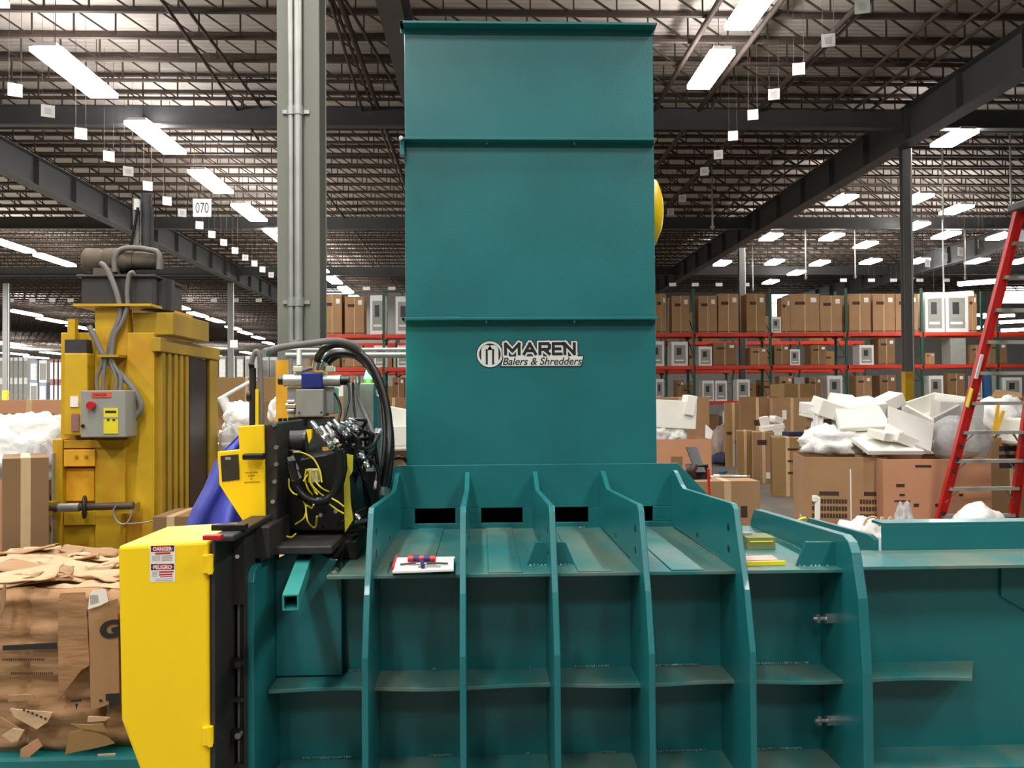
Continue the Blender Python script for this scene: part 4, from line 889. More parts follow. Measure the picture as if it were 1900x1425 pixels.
for lift, th, m in ((.0004, .037, INKB), (.0012, .030, WHT), (.002, .0145, INKB)):
    x = dx(938)
    for ch, cw in (('M', .235), ('A', .2), ('R', .165), ('E', .14), ('N', .165)):
        gw = cw*w*.8
        for k, (a0, b0, a1, b1) in enumerate(GL[ch]):
            p = V3(x+a0*gw, 0, dz(657)+b0*h); q = V3(x+a1*gw, 0, dz(657)+b1*h); d = (q-p).normalized(); n_ = V3(-d.z, 0, d.x)*th/2; e = d*th*.42
            y_ = V3(0, yd-lift-k*.00005, 0)
            b.add([p-e-n_+y_, q+e-n_+y_, q+e+n_+y_, p-e+n_+y_], [(0, 1, 2, 3)], m)
        x += cw*w+w*.02
def para(u0, u1, v0, v1, sh, m, lift):
    b.add([V3(dx(u0), yd-lift, dz(v1)), V3(dx(u1)-sh, yd-lift, dz(v1)), V3(dx(u1), yd-lift, dz(v0)), V3(dx(u0)+sh, yd-lift, dz(v0))], [(0, 1, 2, 3)], m)
para(928, 1084, 660, 681, .012, INKB, .0006); para(930, 1082, 661.5, 679, .012, WHT, .0014)
b.text('Balers & Shredders', (dx(933), yd, dz(677)), XA, ZA, dx(1079)-dx(933), dz(663.5)-dz(677), GREY, shear=.25, off=0., lift=.0026)
b.text('Balers & Shredders', (dx(933), yd, dz(677)), XA, ZA, dx(1079)-dx(933), dz(663.5)-dz(677), DKG, shear=.25, off=.015, lift=.0028)
b.build('logo_decal', chute)
# teal square tube arm
b = MB(); A = U(567, 1036, 3.34); B = U(539, 1118, 2.82); b.hbar(A+V3(0, 0, -.005), B, .05, .005, TEALL); b.build('tube_arm', root)
# bale tray at lower left
b = MB(); z = U(100, 1408, 3.2).z; b.box(-2.6, -.8, 3.18, 3.22, z-.1, z, TEAL).box(-2.6, -.8, 3.22, 4.5, z-.03, z-.01, TEAL)
for x in (-2.5, -1.3): b.box(x-.04, x+.04, 3.6, 4.2, 0, z-.03, TEAL)
b.build('bale_tray', root)
# ================================================================== PAPER + TOOL on deck
P0 = U(728, 1067, 3.19); root2 = empty('manual_stack', U(785, 1060, 3.3), 'small stack of white booklets with red spine on the teal deck', 'booklets')
b = MB()
def leaf(zo, off, m, th=.004):
    q = [(729+off, 1064), (841+off*.5, 1060), (843-off, 1036), (737-off, 1038)]
    pts = [UZ(u, v, DZ+.009+zo) for u, v in q]
    b.prism([p for p in pts], (0, 0, th), m)
leaf(0, 2, PAPER, .006); leaf(.007, -1, PAPER, .006); leaf(.014, 1, PAPER, .007)
b.build('pages', root2)
b = MB(); a = UZ(729, 1063, DZ+.01); c = UZ(737, 1038, DZ+.01); b.bar(a+V3(0, 0, .01), c+V3(0, 0, .01), .008, .022, STKR); b.build('spine', root2)
b = MB(); a = UZ(775, 1052, DZ+.033); b.box(a.x-.0, a.x+.08, a.y, a.y+.03, DZ+.0305, DZ+.031, mat('print_grey', (140, 140, 145), .6)); b.build('cover_print', root2)
zz = DZ+.05; a = UZ(757, 1037, zz); c = UZ(808, 1037, zz)
root3 = empty('hand_grip_tool', (a+c)/2, 'red and navy T-handled tool lying on the white booklets', 'hand tool')
NV = mat('navy_grip', (52, 36, 92), .5)
b = MB(); d = c-a
for i, (t0, t1, m, r) in enumerate(((0, .2, RED, .012), (.2, .42, NV, .013), (.42, .58, RED, .0125), (.58, .82, NV, .013), (.82, 1, RED, .012))): b.cyl(a+d*t0, a+d*t1, r, m, n=12)
b.build('grip', root3)
b = MB(); mdp = a+d*.5; b.cyl(mdp, mdp+V3(.01, -.09, -.012), .007, NV, n=8); b.cyl(a+d*.3+V3(0, -.02, -.01), a+d*.25+V3(-.05, -.03, -.014), .004, DKG, n=6); b.cyl(a+d*.7+V3(0, -.02, -.01), a+d*.75+V3(.07, -.02, -.014), .004, DKG, n=6); b.build('shank', root3)
# yellow items on right deck
root4 = empty('yellow_level', UZ(1418, 1042, DZ), 'yellow edged flat tool with pink paper on the deck between ribs', 'flat tool')
b = MB(); b.bar(UZ(1380, 1046, DZ+.008), UZ(1456, 1044, DZ+.008), .014, .014, STK, ZA); b.build('edge_bar', root4)
b = MB(); pts = [UZ(1382, 1044, DZ+.006), UZ(1444, 1042, DZ+.006), UZ(1432, 1034, DZ+.006), UZ(1384, 1035, DZ+.006)]; b.prism(pts, (0, 0, .008), mat('pink_paper', (225, 180, 165), .7)); b.build('paper', root4)
b = MB(); a = U(1384, 1024, 3.62); c = U(1436, 1009, 3.62); b.box(a.x, c.x, 3.6, 3.72, DZ, DZ+.05, mat('olive_card', (128, 134, 84), .7)); b.box(a.x+.01, c.x-.01, 3.597, 3.6, DZ+.03, DZ+.036, STK); b.box(a.x, a.x+.04, 3.66, 3.7, DZ+.05, DZ+.06, GREY)
tag(b.build('parts_box', origin=V3(a.x, 3.66, DZ), bevel=.003), 'small olive and yellow parts box on the right deck', 'box')
foam('yellow_offcut', lambda b: b.tube([U(u, v, 4.05) for u, v in ((1478, 968), (1486, 963), (1495, 961))], .006, STK), 'tiny curved yellow tie on the teal side plate edge', 'tie', bevel=0)
# ================================================================== WIRE TIER (yellow guard + black frame)
root = empty('wire_tier', (-1.0, 3.0, 0), 'yellow guarded wire tying unit on black frame at the baler mouth', 'wire tier')
YG = 2.78; yb = 3.2
g = [U(218, 1013, YG), U(386, 1003, YG), U(391, 1425, YG), U(300, 1436, YG), U(224, 1337, YG)]
g[2].z = .2; g[2].x = g[1].x+.005; g[3] = V3(g[3].x, YG, .34); g.insert(3, V3(g[3].x+.02, YG, .2))
b = MB(); b.prism([V3(p.x, YG, p.z) for p in g], (0, yb-YG, 0), YEL); guard = b.build('yellow_guard', root, bevel=.012, seg=3)
for v in (1047, 1367):
    p = U(386, v, YG-.01); b = MB(); b.box(p.x-.018, p.x+.012, YG-.012, YG+.02, p.z-.028, p.z+.028, YEL); b.cyl((p.x+.006, YG-.008, p.z-.03), (p.x+.006, YG-.008, p.z+.03), .008, YEL, n=10); b.build('hinge', guard, bevel=.003)
# danger decal
def gp(u, v, l=.0): return U(u, v, YG-.001-l)
def gq(u0, u1, v0, v1, m, l): 
    b.add([gp(u0, v1, l), gp(u1, v1-1, l), gp(u1, v0-1, l), gp(u0, v0, l)], [(0, 1, 2, 3)], m)
b = MB(); gq(278, 325, 1012, 1080, PAPER, 0)
for v in (1013, 1047):
    gq(280, 323, v, v+11, INKB, .0006)
    cc = gp(301.5, v+5, .0012); b.add([cc+V3(.034*math.cos(i*math.pi/16), 0, .0085*math.sin(i*math.pi/16)) for i in range(32)], [tuple(range(32))], STKR)
    o_ = gp(285, v+9, .0018); b.text('DANGER' if v == 1013 else 'PELIGRO', o_, XA, ZA, .055, .0115, PAPER, off=0., lift=.0005); b.text('DANGER' if v == 1013 else 'PELIGRO', o_, XA, ZA, .055, .0115, PAPER, off=.03, lift=.0007)
for (u0, u1, v0, v1, m) in ((288, 316, 1025.5, 1029, STKR), (300, 320, 1031, 1032.2, GREY), (300, 320, 1034, 1035.2, GREY), (282, 297, 1031, 1041, FOAMG), (300, 320, 1037, 1038.2, GREY), (300, 320, 1040, 1041, GREY), (295, 322, 1060, 1063, STKR), (295, 320, 1065, 1068, STKR), (297, 320, 1069.5, 1071, STKR), (282, 292, 1061, 1071, FOAMG), (288, 322, 1074, 1075, GREY), (288, 320, 1077, 1078, GREY)): gq(u0, u1, v0, v1, m, .0006)
b.build('danger_decal', guard)
# black frame: front plate with slots
YK = 2.98
xk0 = g[1].x+.019; xk1 = -.787; zk = U(420, 1005, 2.79).z
b = MB(); s0 = xk0+.002; s1 = U(452, 1120, YK).x
zz = [zk, U(430, 1122, YK).z, U(430, 1226, YK).z, U(430, 1236, YK).z, U(430, 1296, YK).z, U(430, 1304, YK).z, .45]
b.box(xk0, s0, YK, YK+.02, .2, zk, BLK).box(s1, xk1, YK, YK+.02, .2, zk, BLK).box(s0, s1, YK, YK+.02, zz[1], zk, BLK).box(s0, s1, YK, YK+.02, zz[3], zz[2], BLK).box(s0, s1, YK, YK+.02, zz[5], zz[4], BLK).box(s0, s1, YK, YK+.02, .2, zz[6], BLK)
b.box(xk1-.02, xk1, YK+.02, 3.2, .2, zk, BLK).box(xk0-.012, xk0, 2.788, 3.2, .2, zk, BLK)
b.build('frame_plate', root, bevel=.003)
b = MB(); b.box(U(442, 1200, YK+.03).x, U(449, 1200, YK+.03).x, YK+.022, YK+.036, .3, zz[1]+.03, HOSEG); b.build('guide_bar', root)
for v in (1230, 1362): p = U(437, v, YK-.02); b = MB(); b.rbox(p, (.035, .03, .03), BLK2); b.cyl(p+V3(.012, -.02, 0), p+V3(.012, .01, 0), .01, CHR if v > 1300 else BLK, n=8); b.build('latch', root)
b = MB(); pp2 = U(440, 1033, YK-.002); b.cyl(pp2, pp2+V3(0, .01, 0), .007, WHT, n=10); b.build('plug', root)
b = MB(); b.box(xk0-.012, xk1+.02, 2.785, 3.32, zk, zk+.02, BLK); b.box(xk1+.0, U(640, 1000, 3.5).x, 3.20, 3.95, 1.10, 1.13, BLK); b.box(xk1+.02, xk1+.3, 3.5, 3.9, DZ, 1.10, BLK); b.box(xk0-.04, xk1+.05, 3.12, 3.9, 1.10, zk, BLK); b.build('top_platform', root, bevel=.006)
b = MB(); p = UZ(400, 995, zk+.03); b.box(p.x-.035, p.x+.02, p.y-.015, p.y+.015, zk+.02, zk+.035, REDB); b.build('red_clip', root, bevel=.003); b = MB(); q = UZ(423, 978, zk+.03); b.box(q.x-.05, q.x+.06, q.y-.015, q.y+.02, zk+.02, zk+.04, BLK2); b.build('black_clip', root, bevel=.003)
# upper yellow plate
YP = 3.25
b = MB(); b.prism([U(*p, YP) for p in ((441, 791), (489, 788), (492, 975), (456, 976), (407, 900), (403, 838), (444, 834))], (0, .02, 0), YEL); pl = b.build('yellow_plate', root, bevel=.004)
b = MB(); b.prism([U(*p, YP-.004) for p in ((409, 846), (442, 843), (444, 890), (412, 894))], (0, .004, 0), BLK); b.prism([U(*p, YP-.006) for p in ((418, 848), (428, 848), (428, 853), (418, 853))], (0, .002, 0), GREY); b.build('data_plate', pl)
b = MB()
for i, (u0, u1) in enumerate(((455, 478), (460, 472), (464, 468), (453, 482))): b.prism([U(*p, YP-.001) for p in ((u0, 876+i*6), (u1, 875+i*6), (u1, 877.5+i*6), (u0, 878.5+i*6))], (0, .001, 0), OYELD)
b.build('plate_text', pl)
b = MB(); b.rbox(U(472, 847, YP-.04), (.075, .05, .022), BLK2); b.build('handle', root, bevel=.005)
# black side plates and knotter body
b = MB(); b.prism([U(*p, YP+.03) for p in ((489, 786), (512, 783), (516, 850), (512, 985), (494, 985), (489, 890))], (0, .5, 0), BLK); b.prism([U(*p, 3.45) for p in ((500, 985), (505, 830), (560, 835), (560, 850), (640, 835), (648, 985))], (0, .45, 0), BLK2); b.build('knotter_body', root, bevel=.008)
b = MB(); b.cyl(U(506, 820, 3.5), U(566, 819, 3.5), .044, BLK, n=20); b.cyl(U(566, 819, 3.5), U(570, 819, 3.5), .047, BLK2, n=20); b.prism([U(*p, 3.4) for p in ((568, 797), (578, 797), (578, 812), (573, 823))], (0, .02, 0), YEL); b.build('knotter_motor', root)
for (u, v) in ((510, 788), (514, 830), (514, 861), (511, 893), (508, 930), (497, 960), (596, 955), (624, 948)):
    p = U(u, v, 3.28 if u < 520 else 3.43); b = MB(); b.cyl(p, p+V3(0, -.018, 0), .008, CHR, n=8); b.build('bolt', root)
b = MB()
for pts in (((512, 901), (526, 898), (526, 912), (516, 909)), ((509, 925), (528, 928), (518, 945))): b.prism([U(*p, 3.44) for p in pts], (0, .005, 0), YEL)
b.build('yellow_tab', root)
b = MB(); b.tube([U(u, v, 3.36) for u, v in ((545, 892), (550, 905), (565, 922), (590, 930), (613, 922), (626, 900), (632, 870), (628, 835))], .017, BLK2, n=10); b.tube([U(u, v, 3.3) for u, v in ((540, 855), (543, 872), (548, 890))], .02, BLK2); b.build('loop_hose', root)
for (a, c) in (((536, 848), (543, 875)), ((541, 846), (552, 872)), ((539, 878), (545, 892)), ((550, 874), (556, 888))): b = MB(); b.cyl(U(*a, 3.3), U(*c, 3.3), .008, CHR, n=10); b.build('hose_fitting', root)
for (a, c) in (((596, 792), (604, 806)), ((606, 790), (616, 806)), ((612, 800), (622, 818)), ((588, 800), (600, 812)), ((600, 812), (612, 826)), ((620, 780), (630, 792)), ((578, 783), (590, 797)), ((606, 812), (614, 822))): b = MB(); b.cyl(U(*a, 3.42), U(*c, 3.4), .009, CHR, n=10); b.cyl(U(*c, 3.4), Vector(U(*c, 3.4)).lerp(U(*a, 3.42), -.3), .012, CHR, n=6, smooth=False); b.build('hose_fitting', root)
b = MB(); Yw = 3.34
yws = [[(545, 839), (560, 840), (580, 850), (593, 872), (597, 895)], [(536, 888), (537, 905), (544, 915), (551, 918)], [(560, 925), (567, 940), (565, 960), (548, 973)], [(567, 935), (570, 965), (580, 978), (586, 976), (588, 958)], [(568, 870), (566, 890), (572, 908), (580, 918)], [(572, 870), (574, 892), (584, 910), (589, 918)], [(577, 871), (576, 895), (590, 912), (600, 920)], [(583, 872), (584, 890), (596, 905), (611, 913)], [(563, 893), (572, 880), (588, 872), (592, 890)], [(611, 935), (624, 945), (638, 953)], [(616, 925), (628, 932), (638, 940)], [(571, 872), (580, 900), (585, 915)], [(532, 995), (540, 997), (549, 990)], [(570, 938), (578, 943), (582, 936)]]
for q in yws: b.tube([U(u, v, Yw+.02*math.sin(u)) for u, v in q], .0035, YW, n=6, sub=5)
b.build('yellow_wires', root)
b = MB(); b.prism([U(*p, 3.42) for p in ((643, 842), (655, 845), (654, 875), (648, 885), (650, 930), (655, 965), (640, 988), (638, 900), (645, 870))], (0, .01, 0), mat('olive_yellow', (190, 180, 40), .5)); b.build('yellow_strap_plate', root)
b = MB(); b.rbox(U(583, 882, 3.4), (.04, .03, .05), FOAMG); b.build('terminal_block', root)
# ================================================================== HYDRAULIC VALVE STACK
YV = 3.95
root = empty('hydraulic_valve', U(585, 800, YV+.1), 'grey hydraulic valve block with blue taped solenoid above the knotter', 'hydraulic valve')
b = MB(); a = U(549, 773, YV); c = U(600, 722, YV); b.box(a.x, c.x, YV, YV+.15, a.z, c.z, GREY); a2 = U(532, 773, YV+.04); b.box(a2.x, U(618, 0, YV+.05).x, YV+.05, YV+.18, a.z+.01, c.z+.01, GREYL); b.build('manifold', root, bevel=.004)
b = MB(); a3 = U(535, 790, YV+.02); c3 = U(612, 774, YV+.02); b.box(a3.x, c3.x, YV+.02, YV+.16, U(540, 830, YV).z, c3.z, DKG)
for k in range(6): u = 520+k*9; b.cyl(U(u, 776, YV), U(u, 790, YV), .009, BLK2, n=8)
b.build('valve_foot', root)
b = MB(); b.cyl(U(527, 706, YV+.04), U(632, 706, YV+.04), .027, GREYL, n=20); b.cyl(U(517, 706, YV+.04), U(527, 706, YV+.04), .019, BLK2); b.cyl(U(632, 706, YV+.04), U(648, 706, YV+.04), .021, BLK2); b.build('solenoid', root)
b = MB(); b.rbox(U(581, 706, YV+.04), (.094, .07, .072), BTAPE); b.build('blue_tape', root, bevel=.008)
for u in (553, 613): b = MB(); b.rbox(U(u, 685, YV+.04), (.04, .035, .026), mat('cream_plug', (215, 208, 180), .5)); b.build('connector', root, bevel=.005)
b = MB(); b.cyl(U(531, 753, YV+.03), U(549, 753, YV+.03), .014, CHR); b.cyl(U(534, 745, YV+.02), U(546, 745, YV+.02), .008, CHR); b.cyl(U(534, 762, YV+.02), U(546, 762, YV+.02), .008, CHR)
for (u, v) in ((555, 766), (596, 765)): b.cyl(U(u, v, YV), U(u, v, YV-.004), .004, BLK2, n=8)
b.build('fitting_cluster', root)['kind'] = 'stuff'
b = MB(); p = U(555, 652, YV+.1); b.cyl(U(555, 680, YV+.04), p, .012, GREYL); b.build('conduit_stub', root)
# vertical black accumulator etc.
root = empty('hydraulic_cylinder', U(470, 800, 3.4), 'upright black hydraulic cylinder with hoses behind the yellow plate', 'cylinder')
b = MB(); b.cyl(U(469, 795, 3.45), U(469, 683, 3.45), .013, BLK, n=14); b.cyl(U(469, 700, 3.45), U(466, 672, 3.45), .011, BLK2); b.cyl(U(466, 735, 3.45), U(459, 735, 3.45), .02, BLK); b.build('barrel', root)
b = MB(); b.bar(U(477, 790, 3.4), U(477, 722, 3.4), .011, .01, YEL, YA); b.build('yellow_bar', root)
b = MB(); b.tube([U(u, v, 3.42) for u, v in ((485, 795), (485, 740), (484, 690), (481, 660), (476, 652), (470, 660), (466, 676))], .010, HOSEG, n=10); b.build('hose', root)
# control box with green lamp
root = empty('control_cabinet', U(668, 880, 4.3), 'tall grey electrical cabinet with lit green lamp beside the chute', 'electrical cabinet')
b = MB(); a = U(637, 876, 4.2); c = U(694, 711, 4.2); b.box(a.x, c.x, 4.2, 4.4, a.z, c.z, GREY); b.box(c.x, c.x+.015, 4.19, 4.42, a.z, c.z, TEAL); b.build('cabinet', root, bevel=.004)
b = MB(); b.box(a.x, c.x+.015, 4.2, 4.4, DZ, a.z, BLK2); b.build('stand', root)
b = MB(); p = U(683, 704, 4.25); b.cyl(U(683, 711, 4.27), U(683, 702, 4.27), .02, GREENB); b.build('lamp_socket', root)
b = MB(); b.cyl(U(683, 703, 4.27), U(684, 683, 4.27), .021, GRNL, r1=.009, n=16); b.build('green_lamp', root)
lg = bpy.data.lights.new('green_glow', 'POINT'); lg.energy = 1.2; lg.color = (.1, 1, .55); lg.shadow_soft_size = .02; lo = bpy.data.objects.new('green_glow', lg); COL.objects.link(lo); lo.location = U(684, 680, 4.2)
# ---- hoses (each countable hose its own thing)
def hose(pts, r, m, label, grp='hydraulic hoses'):
    b = MB(); P = [U(u, v, Y) for u, v, Y in pts]; b.tube(P, r, m, n=10)
    for e in (0, -1):
        q = P[e]; d = (P[1]-P[0] if e == 0 else P[-2]-P[-1]).normalized(); b.cyl(q-d*.005, q+d*.03, r*1.25, CHR if r > .006 else m, n=8)
    tag(b.build('hose', origin=P[0]), label, 'hose', grp)
hose([(489, 655, 3.5), (520, 645, 3.6), (570, 638, 3.7), (620, 632, 3.8), (650, 638, 3.85), (668, 652, 3.9), (690, 690, 3.95)], .014, HOSEG, 'long grey hose sweeping from the black cylinder over the column')
hose([(587, 682, 3.97), (592, 660, 3.95), (605, 645, 3.9), (630, 638, 3.9), (660, 650, 3.9), (690, 680, 3.9), (712, 730, 3.88), (722, 790, 3.85), (720, 850, 3.8), (708, 915, 3.8)], .017, BLK2, 'thick black hose arching from the blue tape to the deck, inner')
hose([(595, 682, 3.99), (610, 660, 4.0), (640, 655, 4.0), (672, 665, 4.0), (700, 705, 3.98), (718, 760, 3.95), (726, 820, 3.9), (722, 880, 3.85), (714, 918, 3.85)], .015, BLK2, 'thick black hose arching from the blue tape to the deck, outer')
hose([(600, 684, 4.02), (625, 662, 4.02), (655, 660, 4.02), (685, 685, 4.02), (706, 730, 4.0), (714, 790, 3.95), (712, 850, 3.9), (704, 905, 3.85)], .011, BLK2, 'middle black hose in the big arch')
hose([(548, 695, 4.0), (570, 685, 4.0), (583, 681, 4.0), (600, 668, 4.05), (640, 660, 4.05), (676, 672, 4.05), (695, 700, 4.02)], .008, HOSEG, 'thin grey cable under the big hose arch')
hose([(646, 706, 3.98), (648, 740, 3.95), (640, 775, 3.9), (636, 800, 3.9)], .005, BLK2, 'thin black cable dropping from the solenoid end')
hose([(655, 712, 4.0), (656, 745, 3.98), (660, 790, 3.95), (655, 820, 3.9)], .005, BLK2, 'thin black cable left of the cabinet middle')
hose([(664, 700, 4.1), (664, 735, 4.08), (678, 770, 4.05), (690, 800, 4.0), (696, 840, 3.95)], .010, HOSEG, 'grey flexible conduit crossing the cabinet front')
hose([(602, 722, 4.05), (622, 732, 4.0), (632, 760, 3.95), (625, 790, 3.9)], .006, BLK2, 'thin black cable beside the manifold')
hose([(618, 830, 3.5), (640, 845, 3.55), (665, 853, 3.6), (690, 835, 3.7), (700, 800, 3.8)], .011, BLK2, 'black hose looping low before the cabinet')
hose([(640, 800, 3.6), (655, 840, 3.6), (672, 880, 3.65), (686, 930, 3.7), (682, 975, 3.8)], .009, BLK2, 'black hose falling from fittings to the deck')
hose([(625, 790, 3.5), (650, 800, 3.5), (668, 830, 3.5), (690, 828, 3.6), (706, 800, 3.7)], .008, BLK2, 'black hose curling over the grey cabinet')
hose([(650, 775, 3.8), (664, 800, 3.78), (660, 815, 3.78), (648, 812, 3.78), (652, 785, 3.8), (675, 780, 3.8), (695, 830, 3.8)], .006, DKG, 'dark grey cable loop before the cabinet')
hose([(632, 785, 3.7), (660, 790, 3.72), (690, 810, 3.75), (700, 860, 3.8), (706, 910, 3.85)], .008, BLK2, 'black hose running behind the big hoses')
hose([(611, 787, 3.55), (628, 800, 3.5), (640, 830, 3.5), (632, 850, 3.5), (618, 845, 3.5)], .008, BLK2, 'short black hose curl above the knotter')
hose([(700, 725, 4.15), (708, 780, 4.1), (706, 840, 4.0), (696, 905, 3.9)], .007, DKG, 'dark cable along the cabinet right edge')
hose([(724, 862, 4.3), (734, 850, 4.3), (748, 850, 4.3), (758, 860, 4.35)], .010, BLK2, 'black hose bend against the chute base')
hose([(621, 1062, 3.22), (630, 1040, 3.35), (640, 1020, 3.55), (650, 1005, 3.75), (668, 990, 3.9)], .008, BLK2, 'loose black cable end lying on the teal deck')
hose([(608, 985, 3.5), (640, 965, 3.45), (668, 948, 3.6), (700, 935, 3.9)], .007, BLK2, 'black cable crossing the yellow strap plate')
hose([(655, 970, 3.6), (680, 965, 3.75), (690, 958, 3.9)], .008, CHR, 'braided silver hose end above the deck')
hose([(600, 975, 3.45), (640, 985, 3.5), (680, 985, 3.7)], .006, BLK2, 'thin black cable at the knotter base')
random.seed(5)
cab = [('thin black lead twisting before the cabinet, %s of the tangle' % ORD[k]) for k in range(14)]
for k in range(14):
    u0 = random.uniform(598, 655); v0 = random.uniform(775, 800); u1 = random.uniform(625, 700); v1 = random.uniform(850, 960); Y0 = random.uniform(3.45, 3.8)
    hose([(u0, v0, Y0), (u0+random.uniform(10, 45), v0+random.uniform(5, 40), Y0), (u1+random.uniform(-30, 15), (v0+v1)/2+random.uniform(-10, 25), Y0+.05), (u1, v1, Y0+.08)], random.uniform(.004, .008), BLK2, cab[k], 'tangle of thin leads by the cabinet')
for k, (u, v) in enumerate(((628, 788), (642, 782), (655, 790), (636, 800), (668, 842), (676, 858), (690, 962), (660, 955))):
    b = MB(); p = U(u, v, 3.45); q = U(u+8, v+9, 3.44); b.cyl(p, q, .008, CHR, n=8); b.cyl(p.lerp(q, .3), p.lerp(q, .7), .011, CHR, n=6, smooth=False)
    tag(b.build('hose_coupling', origin=p), 'small shiny hose coupling in the tangle by the cabinet', 'coupling', 'hose couplings in the tangle')
# ================================================================== CARDBOARD BALE
BZ0 = U(100, 1406, 3.3).z+.0; BZ1 = .965; YF = 3.3; YR = 4.15; XL = -2.7; XR = -.80
root = empty('cardboard_bale', (-1.6, 3.7, BZ0), 'compressed brown cardboard bale coming out beside the yellow guard', 'cardboard bale')
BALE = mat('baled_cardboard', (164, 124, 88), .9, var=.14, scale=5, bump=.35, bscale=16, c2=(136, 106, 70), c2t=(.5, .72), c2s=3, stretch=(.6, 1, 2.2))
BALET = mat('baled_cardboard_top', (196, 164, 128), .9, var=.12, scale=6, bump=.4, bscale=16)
def bf(u, t):
    x = XL+(XR-XL)*u; z = BZ0+(BZ1-BZ0)*t; e = 0
    e += .03*noise.noise(V3(x*2.2, z*9, 1))+.014*noise.noise(V3(x*6, z*22, 4))
    for s in (-1.655, -1.385, -1.22): e -= .028*math.exp(-((x-s)/.012)**2)
    if x < -1.40: e += .012*abs(math.sin(z*38+x*1.2+noise.noise(V3(x*2, z*3, 0))))**.5
    if x > -1.22: e += .02*(x+1.22)
    if t < .35: e += .03*noise.noise(V3(x*7, z*8, 9))
    r = max(0, t-.9)/.1; rb = max(0, .08-t)/.08
    return V3(x, YF+e*-1+.05*r*r+.05*rb, z+.02*noise.noise(V3(x*5, 2, 2))*t)
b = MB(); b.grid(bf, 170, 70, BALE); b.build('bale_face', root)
def bt(u, t):
    x = XL+(XR-XL)*u; y = YF+.045+(YR-YF)*t
    z = BZ1+.035*noise.noise(V3(x*3, y*8, 2))+.03*noise.noise(V3(x*8, y*14, 7))+.02*abs(noise.noise(V3(x*14, y*20, 3)))+.05*t*(1-t)
    return V3(x, y, z-.01 if t > 0 else bf(u, 1).z)
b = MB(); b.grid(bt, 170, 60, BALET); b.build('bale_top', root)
b = MB(); b.box(XL, XR, YF+.09, YR, BZ0, BZ1-.06, BALE); b.box(XL, XR, YR-.02, YR, BZ0, BZ1-.02, BALE); b.build('bale_core', root)
b = MB(); b.grid(lambda u, t: V3(-.885+.075*u, 3.045+.02*noise.noise(V3(u*3, t*9, 2)), .4+.52*t), 12, 30, BALE); q = b.build('bale_edge', root).modifiers.new('t', 'SOLIDIFY'); q.thickness = .03
# top flaps
random.seed(11)
for i in range(32):
    u = random.uniform(-10, 215); y = random.uniform(3.36, 4.05); x = U(u, 1050, y).x; L_ = random.uniform(.1, .3)
    b = MB(); M = Matrix.Translation((x, y, BZ1+.012+random.random()*.02)) @ Euler((random.uniform(-.2, .25), random.uniform(-.15, .15), random.uniform(-.5, .5))).to_matrix().to_4x4()
    sd = random.random()*50
    def ff(a_, c_): 
        return M @ V3((a_-.5)*L_*1.5, (c_-.5)*L_*.45, .022*noise.noise(V3(a_*2.5+sd, c_*2.5, sd)))
    b.grid(ff, 10, 5, random.choice([BALET, CARD, BALET])); o = b.build('torn_flap', root); q = o.modifiers.new('t', 'SOLIDIFY'); q.thickness = .005
# front flaps, lower torn pieces
fl = [([(15, 1290), (62, 1288), (64, 1298), (15, 1303)], CARD), ([(18, 1315), (98, 1322), (88, 1340), (68, 1354), (25, 1330)], BALET), ([(3, 1365), (24, 1351), (45, 1355), (33, 1376), (22, 1378)], BALET), ([(0, 1330), (25, 1345), (42, 1356), (20, 1352), (0, 1345)], CARD), ([(163, 1329), (205, 1331), (195, 1338), (162, 1340)], BALET), ([(130, 1343), (165, 1345), (190, 1342), (200, 1360), (150, 1352)], CARD4), ([(35, 1425), (38, 1390), (70, 1370), (78, 1385), (60, 1400)], CARD3), ([(128, 1360), (160, 1352), (200, 1368), (212, 1380), (180, 1388), (120, 1400)], CARD4), ([(180, 1400), (215, 1398), (212, 1408), (185, 1412)], BALET), ([(240, 1412), (262, 1398), (272, 1402), (265, 1420), (250, 1422)], BALET), ([(0, 1100), (10, 1080), (9, 1120), (1, 1150)], CARD)]
for i, (pts, m) in enumerate(fl):
    b = MB(); b.prism([U(u, v, 3.235-.008*(i % 3)-.0*j) for j, (u, v) in enumerate(pts)], (0, .006, 0), m); b.build('torn_flap', root, bevel=.001)
b = MB(); b.prism([U(*p, 3.245) for p in ((107, 1112), (112, 1100), (158, 1098), (163, 1180), (166, 1235), (150, 1245), (108, 1300))], (0, .004, 0), BALE)
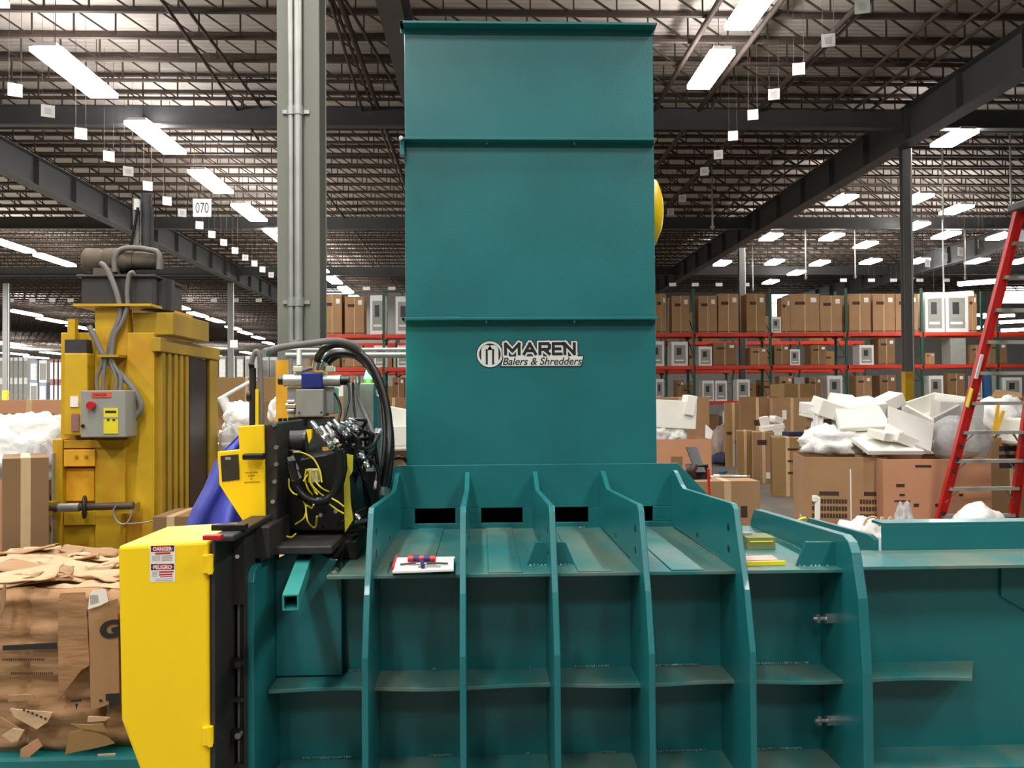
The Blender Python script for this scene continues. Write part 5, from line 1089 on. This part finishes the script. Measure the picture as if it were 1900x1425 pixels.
b.prism([U(*p, 3.25) for p in ((163, 1125), (218, 1110), (222, 1300), (168, 1320))], (0, .004, 0), CARD); b.build('folded_panel', root, bevel=.002)
# prints
def pr(b, pts, m, Y=3.24): b.prism([U(*p, Y) for p in pts], (0, .001, 0), m)
b = MB(); pr(b, [(5, 1198), (105, 1192), (106, 1204), (5, 1207)], INKB, 3.262); b.build('printed_bar', root); b = MB()
for k in range(20): pr(b, [(4+k*4, 1222), (6.5+k*4, 1222), (6.5+k*4, 1226), (4+k*4, 1226)], INK, 3.262)
for k in range(22): pr(b, [(20+k*3.6, 1247), (22+k*3.6, 1247), (22+k*3.6, 1252), (20+k*3.6, 1252)], INK, 3.262)
b.build('printed_line', root); b = MB(); pr(b, [(131, 1299), (151, 1297), (151, 1302), (132, 1303)], INKB, 3.238); pr(b, [(139, 1306), (145, 1306), (142, 1317)], INKB, 3.238)
b.build('printed_mark', root); b = MB(); pr(b, [(196, 1288), (222, 1286), (222, 1308), (203, 1316), (202, 1300), (196, 1300)], INKB, 3.244); pr(b, [(184, 1298), (189, 1298), (189, 1302), (184, 1302)], INKB, 3.244)
b.build('printed_mark', root); b = MB()
for k in range(6): pr(b, [(42+k*8, 1315+k*3.3), (46+k*8, 1315+k*3.3), (46+k*8, 1319+k*3.3), (42+k*8, 1319+k*3.3)], INK, 3.222)
b.build('printed_line', root); b = MB(); o_ = U(192, 1186, 3.2455); b.text('G', o_, V3(1, 0, .25), V3(-.25, 0, 1), .065, .055, INKB, off=.0); b.text('G', o_, V3(1, 0, .25), V3(-.25, 0, 1), .065, .055, INKB, off=.06, lift=.0005); b.build('printed_letter', root)
b = MB(); pr(b, [(163, 1131), (166, 1103), (172, 1095), (196, 1093), (201, 1116), (185, 1124)], PAPER, 3.236)
for k in range(5): pr(b, [(167+k*3.2, 1104), (168.5+k*3.2, 1104), (169.5+k*3.2, 1122-k), (168+k*3.2, 1122-k)], GREY, 3.234)
b.build('shipping_label', root)
for o in list(bpy.data.objects):
    if '_o' in o: del o['_o']
